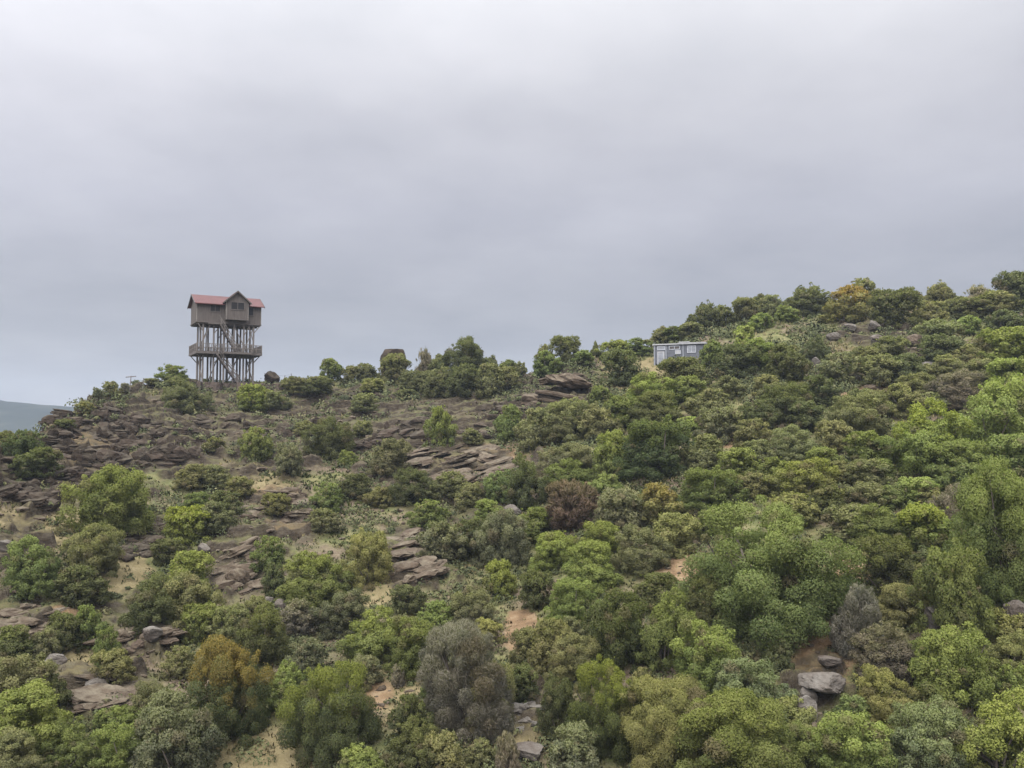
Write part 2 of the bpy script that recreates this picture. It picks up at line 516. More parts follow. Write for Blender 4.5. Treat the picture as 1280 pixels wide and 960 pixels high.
def slab_mesh(rng, L, D, T):
    """layered plate: rings of an irregular outline whose radius jumps from bed to bed"""
    ns, lay = 34, int(rng.integers(2, 5))
    a = np.linspace(0, 2 * PI, ns, endpoint=False)
    o = rng.uniform(0, 90)
    rad = .62 + .6 * fbm(np.cos(a) * 1.3 + o, np.sin(a) * 1.3 + o, 3, 3) + .10 * (fbm(np.cos(a) * 5 + o, np.sin(a) * 5, 4, 2) - .5)
    rows = []; z = -.9
    for k in range(lay):
        s0 = rng.uniform(.82, 1.08) - .12 * k / lay
        sh = rng.uniform(-.06, .06, 2)
        h = rng.uniform(.6, 1.3) / lay
        for zz, sc in ((z + .02, s0 - .02), (z + h * .45, s0 + .01), (z + h * .92, s0 - .015), (z + h, s0 - .07)): rows.append((zz, sc, sh))
        z += h
    V = []
    for zz, sc, sh in rows:
        r = rad * sc * (1 + .10 * (fbm(np.cos(a) * 4 + zz * 3, np.sin(a) * 4 + o, 8, 2) - .5))
        V.append(np.stack([np.cos(a) * r + sh[0], np.sin(a) * r + sh[1], np.full(ns, zz) + .14 * (fbm(np.cos(a) * 2 + o, np.sin(a) * 2 + zz, 12, 2) - .5)], -1))
    sh = rows[-1][2]
    for q in (.72, .38, .06):
        r = rad * rows[-1][1] * q
        V.append(np.stack([np.cos(a) * r + sh[0], np.sin(a) * r + sh[1], np.full(ns, z + .07 * (1 - q)) + .22 * (fbm(np.cos(a) * r * 2.5 + o, np.sin(a) * r * 2.5, 15, 3) - .5)], -1))
    V = np.concatenate(V); nrw = len(V) // ns
    i = np.arange(nrw * ns).reshape(nrw, ns)
    Fc = np.stack([i[:-1], np.roll(i[:-1], -1, 1), np.roll(i[1:], -1, 1), i[1:]], -1).reshape(-1, 4)
    V *= np.array([L / 2, D / 2, T / 2])
    return V, Fc


def outcrop(name, label, spots, mat, group=None, blocky=.55):
    """bedrock breaking out of the slope as one layered mass; spots: (px, py, length, depth, thickness, dip)"""
    rng = np.random.default_rng(len(label) * 7 + int(spots[0][0]))
    P0 = np.array(hit(*spots[0][:2])[:3])
    Vs, Fs, n = [], [], 0
    loc = [(hit(q[0], q[1]), q) for q in spots]
    left, keep = set(range(len(loc))), set()
    while left:                         # keep the largest mass of rocks that touch one another
        part, todo = set(), [left.pop()]
        while todo:
            a_ = todo.pop(); part.add(a_)
            near = [b_ for b_ in left if math.dist(loc[a_][0][:3], loc[b_][0][:3]) < .44 * (loc[a_][1][2] + loc[b_][1][2])]
            left.difference_update(near); todo += near
        if len(part) > len(keep): keep = part
    for i in sorted(keep):
        (x, y, z, r), (px, py, L, D, T, dip, *up) = loc[i]
        z += up[0] if up else 0
        if blocky and rng.uniform() < blocky:
            V = bs = ICO if L > 4 else ICO3; V = boulder_verts(rng, 1.0, 18, .19, bs[0]); e_ = V.max(0) - V.min(0)
            bed = np.floor((V[:, 2] - V[:, 2].min()) / e_[2] * rng.integers(3, 7) + .35 * fbm(V[:, 0] * 2, V[:, 1] * 2, 5, 2))
            V[:, :2] *= (1 + .16 * (_hash(bed, bed * 0 + rng.integers(99), 7) - .5))[:, None]
            V = V / e_ * np.array([L * .8, D * .9, T * 1.25]); Fc = bs[1]
        else:
            V, Fc = slab_mesh(rng, L, D, T); Fc = np.concatenate([Fc[:, [0, 1, 2]], Fc[:, [0, 2, 3]]])
        az = -math.atan2(x, y) + rng.uniform(-.35, .35)
        R = Matrix.Rotation(az, 3, 'Z') @ Matrix.Rotation(dip + rng.uniform(-.16, .16), 3, 'Y') @ Matrix.Rotation(rng.uniform(-.10, .30), 3, 'X')
        V = V @ np.array(R).T
        V = V + np.array([x, y, z + T * .12]) + np.array([x, y, 0]) / r * D * .32 - P0
        Vs.append(V); Fs.append(Fc + n); n += len(V)
    o = link(name, mesh_np(name, np.concatenate(Vs), np.concatenate(Fs), [mat], smooth=False))
    o.location = P0
    return tag(o, label, 'rock outcrop', group)


def scatter(cx, cy, rx, ry, n, L, T, dip, seed):
    rng = np.random.default_rng(seed); o = []
    for _ in range(n):
        a, q = rng.uniform(0, 2 * PI), math.sqrt(rng.uniform())
        l = rng.uniform(*L)
        o.append((cx + rx * q * math.cos(a), cy + ry * q * math.sin(a), l, l * rng.uniform(.45, .8), rng.uniform(*T), dip))
    return o


GR = 'dark bedrock outcrops on the slope'
outcrop('rock_outcrop', 'dark broken cliff of thin rock layers falling away below and left of the watchtower', scatter(165, 540, 110, 50, 260, (.7, 2.7), (.5, 1.4), .05, 1), M['rock'], GR)
outcrop('rock_outcrop', 'dark jumbled rock ledges at the far left edge under the dark bush', scatter(45, 605, 66, 34, 90, (.8, 2.4), (.4, 1.0), -.2, 2), M['rock'], GR)
outcrop('rock_outcrop', 'long layered dark ledges downhill of the watchtower', scatter(325, 525, 90, 42, 150, (.7, 3.0), (.45, 1.2), .0, 3), M['rock'], GR)
outcrop('rock_outcrop', 'broad dark ledges downhill of the flat topped boulder', scatter(485, 525, 90, 42, 150, (.7, 3.2), (.45, 1.2), -.10, 4), M['rock'], GR)
outcrop('rock_outcrop', 'thin tilted dark rock beds stepping down from the overhanging crag', scatter(605, 512, 66, 38, 110, (.9, 3.2), (.35, .9), -.06, 5), M['rock'], GR)
outcrop('rock_outcrop', 'brown overhanging crag with a pointed lip beside the grassy gap near the ridge',
        [(688, 500, 6.0, 4.0, 2.2, -.05), (706, 499, 7.2, 4.5, 2.2, .05), (714, 494, 6.4, 3.8, 1.3, .14, 1.3), (700, 492, 5.2, 3.6, 1.3, .02, 1.5), (684, 493, 3.8, 3.0, 1.6, -.1, .2), (728, 504, 4.2, 3.0, 1.2, .1), (668, 502, 3.8, 3.0, 1.2, 0)], M['rock_brown'], GR)
outcrop('rock_outcrop', 'pale streaked rock slabs tilted up to the right below the crag', scatter(565, 582, 70, 24, 46, (2.0, 4.5), (.25, .6), -.22, 7), M['rock_brown'], GR)
outcrop('rock_outcrop', 'smooth humped rock ledges beside the lime green bush on the left', [(160, 672, 4.6, 2.2, .9, -.03), (178, 662, 3.8, 1.6, .7, .02), (172, 690, 3.4, 1.8, .7, .1), (200, 668, 3.0, 1.5, .6, -.2)] + scatter(175, 685, 40, 20, 20, (1.0, 2.4), (.3, .6), -.05, 8), M['rock'], GR)
outcrop('rock_outcrop', 'tilted grey slabs with stone rubble right of the lime green bush', [(305, 690, 4.0, 1.6, .7, -.5), (290, 700, 4.2, 1.7, .7, -.5), (308, 716, 3.8, 2.0, .9, -.1)] + scatter(305, 712, 32, 34, 40, (.7, 2.0), (.25, .5), -.3, 9), M['rock_brown'], GR)
outcrop('rock_outcrop', 'low slanting ledges in the middle of the slope', scatter(518, 698, 48, 34, 44, (1.0, 3.2), (.25, .55), -.2, 10), M['rock_brown'], GR)
outcrop('rock_outcrop', 'stepped tan rock terraces low on the left of the slope', scatter(128, 868, 52, 26, 34, (1.2, 3.4), (.2, .45), .0, 11), M['rock_brown'], GR)
outcrop('rock_outcrop', 'broken ledges around the small green bushes at lower left', scatter(165, 790, 55, 28, 50, (.7, 2.2), (.25, .5), -.05, 12), M['rock_brown'], GR)
outcrop('rock_outcrop', 'scattered ledges on bare soil at the left edge', scatter(35, 785, 40, 26, 34, (.7, 2.2), (.2, .5), -.1, 13), M['rock_brown'], GR)
outcrop('rock_outcrop', 'low rock steps uphill of the pale tan soil strip', scatter(350, 640, 45, 34, 44, (.9, 2.8), (.22, .5), -.08, 14), M['rock_brown'], GR)
outcrop('rock_outcrop', 'pale layered stone in the grassy gully near the bottom edge', scatter(655, 885, 26, 36, 24, (.6, 1.8), (.2, .4), -.15, 15), M['rock_pale'], GR)

BM = []
for k in range(7):
    rng = np.random.default_rng(100 + k)
    BM.append(boulder_verts(rng, rng.uniform(.5, .8)))


def boulder(px, py, w, h, mat, label, k=0, rz=0.0, sink=.24, group='boulders on the hillside', verts=None, name='boulder'):
    x, y, z, r = hit(px, py)
    s = math.hypot(r, z) / F
    V = (BM[k % 7] if verts is None else verts).copy()
    e = V.max(0) - V.min(0)
    V = V / e * np.array([w * s, w * s * .8, h * s / (1 - sink)])
    V[:, 2] -= V[:, 2].min()
    o = link(name, mesh_np(name, V, ICO[1], [mat], smooth=False))
    o.location = (x, y, z - h * s * sink); o.rotation_euler = (0, 0, rz)
    return tag(o, label, 'boulder', group)


rng = np.random.default_rng(55)
V = boulder_verts(rng, .75, 4, .05)
V[:, 2] = np.clip(V[:, 2], -.7, .50); V[:, :2] *= (1 + .12 * np.clip(V[:, 2] + .1, -.3, .4))[:, None]
boulder(491.5, 470, 33, 41, M['rock'], 'large flat topped boulder standing on the ridge behind a bush', verts=V, sink=.1)
boulder(340, 478, 20, 13, M['rock'], 'dark rounded boulder on the ridge just right of the watchtower', 1)
boulder(1107, 366, 18, 14, M['rock'], 'dark rock poking out of bushes on the highest ridge', 2)
boulder(1142, 370, 19, 12, M['rock'], 'dark jagged rock standing clear on the highest ridge skyline', 3)
boulder(1145, 434, 23, 14, M['rock_brown'], 'brownish block of rock on the upper right slope', 4)
boulder(1167, 462, 34, 9, M['rock_pale'], 'pale flat ledge rock with a dark undercut on the upper right slope', 5)
boulder(1062, 415, 17, 9, M['rock_pale'], 'pale grey boulder downhill of the orange leaved tree', 6)
boulder(1042, 425, 18, 8, M['rock_pale'], 'smaller pale boulder left of the pale grey one under the orange tree', 0)
boulder(1092, 414, 14, 10, M['rock_pale'], 'pale stone between bushes just right of the pale grey boulder', 1)
boulder(1096, 428, 18, 9, M['rock_pale'], 'low pale stone at the foot of the pale rock group', 2)
boulder(1020, 462, 10, 14, M['rock_pale'], 'small upright pale stone beside the dense bush on upper right', 3)
boulder(1092, 488, 24, 7, M['rock_brown'], 'flat brown stone on bare soil in the upper right bushes', 4)
boulder(1068, 478, 18, 9, M['rock_pale'], 'pale stone above the flat brown one on bare soil', 5)
boulder(1167, 786, 20, 22, M['rock_pale'], 'whitish angular rock under the big tree on the right', 6)
boulder(1211, 812, 19, 17, M['rock_pale'], 'grey block on bare soil right of the whitish angular rock', 0)
boulder(1228, 810, 12, 9, M['rock_pale'], 'small stone beside the grey block on bare soil', 1)
boulder(1248, 794, 15, 11, M['rock_pale'], 'small pale stone next to the round boulder at the right edge', 2)
boulder(1273, 794, 31, 34, M['rock_pale'], 'big rounded boulder at the right edge of the view', 3)
boulder(1028, 866, 58, 17, M['rock_pale'], 'broad pale slab rock below the red earth path', 4, .2)
boulder(1010, 880, 20, 16, M['rock_pale'], 'pale chunk between the broad slab and the tall pale rock', 5)
boulder(1009, 915, 26, 36, M['rock_pale'], 'tall pale rock below the broad slab', 6)
boulder(1022, 928, 22, 18, M['rock_brown'], 'brown rock at the foot of the tall pale rock', 1)
boulder(1048, 812, 12, 20, M['rock_pale'], 'pale rock edge beside the purple grey leafless shrub', 2)
boulder(1036, 838, 26, 10, M['rock_pale'], 'flat pale stone on the red earth path', 3)
boulder(335, 757, 17, 10, M['rock_pale'], 'pale stone on rubble left of the dark grey green shrub', 4)
boulder(350, 762, 14, 12, M['rock_pale'], 'grey stone beside the pale stone on rubble', 5)
boulder(345, 745, 11, 8, M['rock_pale'], 'smallest stone of the rubble by the round green bush', 6)
boulder(297, 728, 30, 16, M['rock_brown'], 'grey brown block resting on the tilted slabs', 0, .5)
boulder(255, 692, 16, 11, M['rock_pale'], 'pale rounded stone downhill of the lime green bush', 1)
boulder(120, 862, 24, 11, M['rock_pale'], 'pale stone on top of the tan rock terraces', 2)
boulder(190, 800, 22, 14, M['rock_pale'], 'pale leaning slab right of the small green bushes', 3, .8)
boulder(70, 832, 24, 12, M['rock_pale'], 'pale stone beside the grey green bush at lower left', 4)
boulder(640, 645, 22, 12, M['rock_pale'], 'pale rock beside the dark shrub left of the reddish bush', 5)
boulder(660, 946, 40, 14, M['rock_pale'], 'flat grey rock near the middle of the bottom edge', 6)
boulder(470, 705, 20, 10, M['rock_brown'], 'dark stone beneath the brownish shrub in mid slope', 1)
boulder(25, 705, 16, 9, M['rock_pale'], 'pale stone on the dry grass patch at the left edge', 2)
boulder(8, 690, 18, 12, M['rock_pale'], 'pale lump of rock at the left edge above the dry grass', 3)
boulder(440, 938, 32, 14, M['rock_brown'], 'brown boulder at the foot of the big lime topped bush', 4)

# ------------------------------------------------------------------ foliage prototypes
def tubes(segs, n=5):
    Vs, Fs, c = [], [], 0
    for a, b, r0, r1 in segs:
        a, b = np.array(a, float), np.array(b, float); d = b - a; d /= max(np.linalg.norm(d), 1e-6)
        t_ = np.array([0, 0, 1.]) if abs(d[2]) < .9 else np.array([1., 0, 0])
        x = np.cross(d, t_); x /= np.linalg.norm(x); y = np.cross(d, x)
        an = np.arange(n) * 2 * PI / n
        ring = np.cos(an)[:, None] * x + np.sin(an)[:, None] * y
        Vs += [a + ring * r0, b + ring * r1]
        for k in range(n): Fs.append((c + k, c + (k + 1) % n, c + n + (k + 1) % n, c + n + k))
        c += 2 * n
    return np.concatenate(Vs), np.array(Fs)


def crown(rng, leaf, style='round', dens=1.0):
    """unit crown: about 1 wide and 1 tall standing on z=0. returns clumps, leaf verts/faces/normals/tint/young"""
    nb = {'round': 46, 'wide': 46, 'tall': 34, 'loose': 22, 'bare': 40, 'conifer': 26}[style]
    blobs = []; ltint = []
    if style == 'conifer':
        for k in range(nb * 2):
            z = rng.uniform(.05, .97); a = rng.uniform(0, 2 * PI); q = (1 - z) * .42 * math.sqrt(rng.uniform(.3, 1))
            blobs.append((q * math.cos(a), q * math.sin(a), z, .05 + .10 * (1 - z))); ltint.append(.4)
    else:
        lobes = []                      # several stems, each with a head of its own size and height
        nl = int(rng.integers(4, 8)); a0 = rng.uniform(0, 2 * PI)
        for k in range(nl):
            a = a0 + k * 2 * PI / nl + rng.uniform(-.5, .5); q = rng.uniform(.10, .34) if style != 'tall' else rng.uniform(0, .2)
            R_ = rng.uniform(.17, .31); zt = rng.uniform(.52, 1.0) if k else 1.0
            if k == 0: q *= .4; R_ = .30
            lobes.append((q * math.cos(a), q * math.sin(a), max(zt - R_, .16), R_, rng.uniform(-.16, .16)))
        w_ = np.array([l[3] ** 2 for l in lobes]); w_ /= w_.sum()
        for k in range(int(nb * 2.2)):
            L_ = lobes[rng.choice(nl, p=w_)]
            u = rng.normal(size=3); u /= np.linalg.norm(u)
            if u[2] < -.2: u[2] *= -.8
            rb = rng.uniform(.035, .105) if k % 4 else rng.uniform(.02, .04)
            q = L_[3] * rng.uniform(.62, 1.0) if k % 4 else L_[3] * rng.uniform(.96, 1.16)
            blobs.append((L_[0] + u[0] * q, L_[1] + u[1] * q, max(L_[2] + u[2] * q * 1.05, .04), rb)); ltint.append(L_[4])
        for k in range(nb * 2):         # sides and skirts that reach the ground
            L_ = lobes[rng.integers(nl)]; a = rng.uniform(0, 2 * PI); q = L_[3] * rng.uniform(.6, 1.12)
            blobs.append((L_[0] + q * math.cos(a), L_[1] + q * math.sin(a), rng.uniform(.02, max(L_[2], .12)), rng.uniform(.045, .10))); ltint.append(L_[4])
    B = np.array(blobs); ltint = np.array(ltint)
    ext = max(np.ptp(B[:, 0]), np.ptp(B[:, 1])) * .96; B[:, :2] -= (B[:, :2].max(0) + B[:, :2].min(0)) / 2; B[:, :2] /= ext; B[:, 3] /= ext ** .5; B[:, 2] /= B[:, 2].max() * 1.03
    area = (4 * PI * B[:, 3] ** 2)
    per = np.maximum((area * 2.6 * dens / leaf ** 2), 5).astype(int)
    bi = np.repeat(np.arange(len(B)), per); n = len(bi)
    d = rng.normal(size=(n, 3)); d /= np.linalg.norm(d, axis=1)[:, None]
    d[:, 2] = np.where((d[:, 2] < -.2) & (rng.uniform(size=n) < .5), -d[:, 2], d[:, 2])
    P = B[bi, :3] + d * (B[bi, 3] * (.45 + .75 * rng.uniform(size=n) ** .6 + np.where(rng.uniform(size=n) < .12, rng.uniform(0, .5, n), 0)))[:, None]
    keep = P[:, 2] > .0
    for k in range(len(B)):             # drop leaves deep inside another clump
        dd = np.linalg.norm(P - B[k, :3], axis=1)
        keep &= ~((dd < B[k, 3] * .55) & (bi != k))
    P, d, bi = P[keep], d[keep], bi[keep]; n = len(P)
    sz = leaf * rng.uniform(.5, 1.4, n)
    nrm = d * .7 + rng.normal(size=(n, 3)) * .65; nrm[:, 2] += .25; nrm /= np.linalg.norm(nrm, axis=1)[:, None]
    tv = np.cross(nrm, rng.normal(size=(n, 3))); tv /= np.linalg.norm(tv, axis=1)[:, None]; bv = np.cross(nrm, tv)
    asp = rng.uniform(.35, .7, n)
    if style == 'bare':
        out = P - np.array([0, 0, .15]); out /= np.linalg.norm(out, axis=1)[:, None]
        tv = out + rng.normal(size=(n, 3)) * .65; tv /= np.linalg.norm(tv, axis=1)[:, None]
        bv = np.cross(tv, rng.normal(size=(n, 3))); bv /= np.linalg.norm(bv, axis=1)[:, None]
        sz = sz * 2.2; asp = np.full(n, .11)
        nrm = np.cross(tv, bv)
    a = tv * sz[:, None] * .62; b = bv * (sz * asp)[:, None] * .62
    Vq = np.stack([P - a, P - b + a * .1, P + a, P + b + a * .1], 1).reshape(-1, 3)
    Fq = np.arange(n * 4).reshape(n, 4)
    g = np.cross(a, b); flip = (g * nrm).sum(1) < 0
    Fq[flip] = Fq[flip][:, ::-1]
    cn = P - np.array([0, 0, .40]); cn /= np.linalg.norm(cn, axis=1)[:, None]
    sn = nrm * .34 + d * .42 + cn * .42; sn /= np.linalg.norm(sn, axis=1)[:, None]
    bt = rng.uniform(.08, .88, len(B)) + ltint
    tint = np.clip(bt[bi] + rng.normal(size=n) * .17, 0, 1)
    yb = np.clip((B[:, 2] - .42) * 2.3 + rng.uniform(-.35, .45, len(B)), 0, 1)      # fresh shoots grow mostly on upper sprays
    young = np.clip(yb[bi] + rng.normal(size=n) * .25, 0, 1)
    db = (rng.uniform(size=len(B)) < .07) * rng.uniform(.4, 1, len(B))          # sprays that have dried out
    dry = np.clip(db[bi] + (rng.uniform(size=n) < .05) * .8, 0, 1)
    return B, Vq, Fq, np.repeat(sn, 4, 0), tint, (young, dry)


def make_proto(rng, leaf, style, stems=True, dens=1.0):
    B, V, Fq, N, ti, (yo, dr_) = crown(rng, leaf, style, dens)
    mi = np.zeros(len(Fq), int)
    if stems:
        segs = []
        for k in rng.choice(len(B), 9, replace=False):
            e = B[k, :3]; m_ = np.array([e[0] * .45, e[1] * .45, e[2] * .5]) + rng.normal(size=3) * .02
            segs += [((e[0] * .1, e[1] * .1, -.08), m_, .016, .011), (m_, e, .011, .005)]
        tvv, tf = tubes(segs)
        Fq = np.concatenate([Fq, tf + len(V)]); mi = np.concatenate([mi, np.ones(len(tf), int)])
        ti = np.concatenate([ti, np.full(len(tf), .5)]); yo = np.concatenate([yo, np.zeros(len(tf))]); dr_ = np.concatenate([dr_, np.zeros(len(tf))])
        cn = tvv - np.array([0, 0, tvv[:, 2].mean()]); cn = cn / np.maximum(np.linalg.norm(cn, axis=1), 1e-6)[:, None]
        N = np.concatenate([N, cn]); V = np.concatenate([V, tvv])
    return mesh_np('foliage', V, Fq, [M['leaf'], M['bark']], mi, False, [('tint', 'FACE', ti), ('young', 'FACE', yo), ('dry', 'FACE', dr_)], N)


PROTO = {}


def proto(style, size):
    lod = 0 if size < 34 else 1 if size < 62 else 2 if size < 105 else 3
    leaf = (.070, .040, .0225, .0125)[lod]
    nvar = (8, 8, 7, 3)[lod]
    if style in ('bare', 'conifer', 'loose', 'tall'): nvar = 2
    key = (style, lod, random.randrange(nvar))
    if key not in PROTO:
        s = abs(hash((len(style) * 31 + lod * 7 + key[2] * 101))) % 9973
        PROTO[key] = make_proto(np.random.default_rng(s + 5), leaf, style, stems=True, dens=1.0 if style != 'bare' else 1.5)
    return PROTO[key]


TRUNKS = []
for k in range(4):
    rng = np.random.default_rng(300 + k); segs = []
    p = np.array([0, 0, -.08]); r = .045
    for j in range(4):
        q = p + np.array([rng.uniform(-.03, .03), rng.uniform(-.03, .03), .12]); segs.append((p, q, r, r * .82)); p, r = q, r * .82
        for _ in range(2):
            a = rng.uniform(0, 2 * PI); e = p + np.array([math.cos(a) * .24, math.sin(a) * .24, rng.uniform(.15, .28)])
            segs.append((p, e, r * .6, r * .2))
    tvv, tf = tubes(segs, 7)
    TRUNKS.append(mesh_np('trunk', tvv, tf, [M['bark']], smooth=True))

COL = {'D': (.073, .079, .042), 'G': (.112, .130, .052), 'E': (.054, .066, .034), 'L': (.150, .170, .058), 'O': (.128, .125, .066), 'Y': (.165, .158, .070),
       'S': (.116, .114, .072), 'B': (.190, .168, .148), 'R': (.150, .105, .090), 'P': (.128, .140, .078), 'N': (.118, .102, .086)}
CW = {'D': 'dark green', 'E': 'dark green', 'G': 'green', 'L': 'lime green', 'O': 'olive', 'Y': 'yellowish', 'S': 'grey green', 'B': 'leafless grey', 'R': 'reddish brown', 'P': 'pale olive', 'N': 'dull brown'}

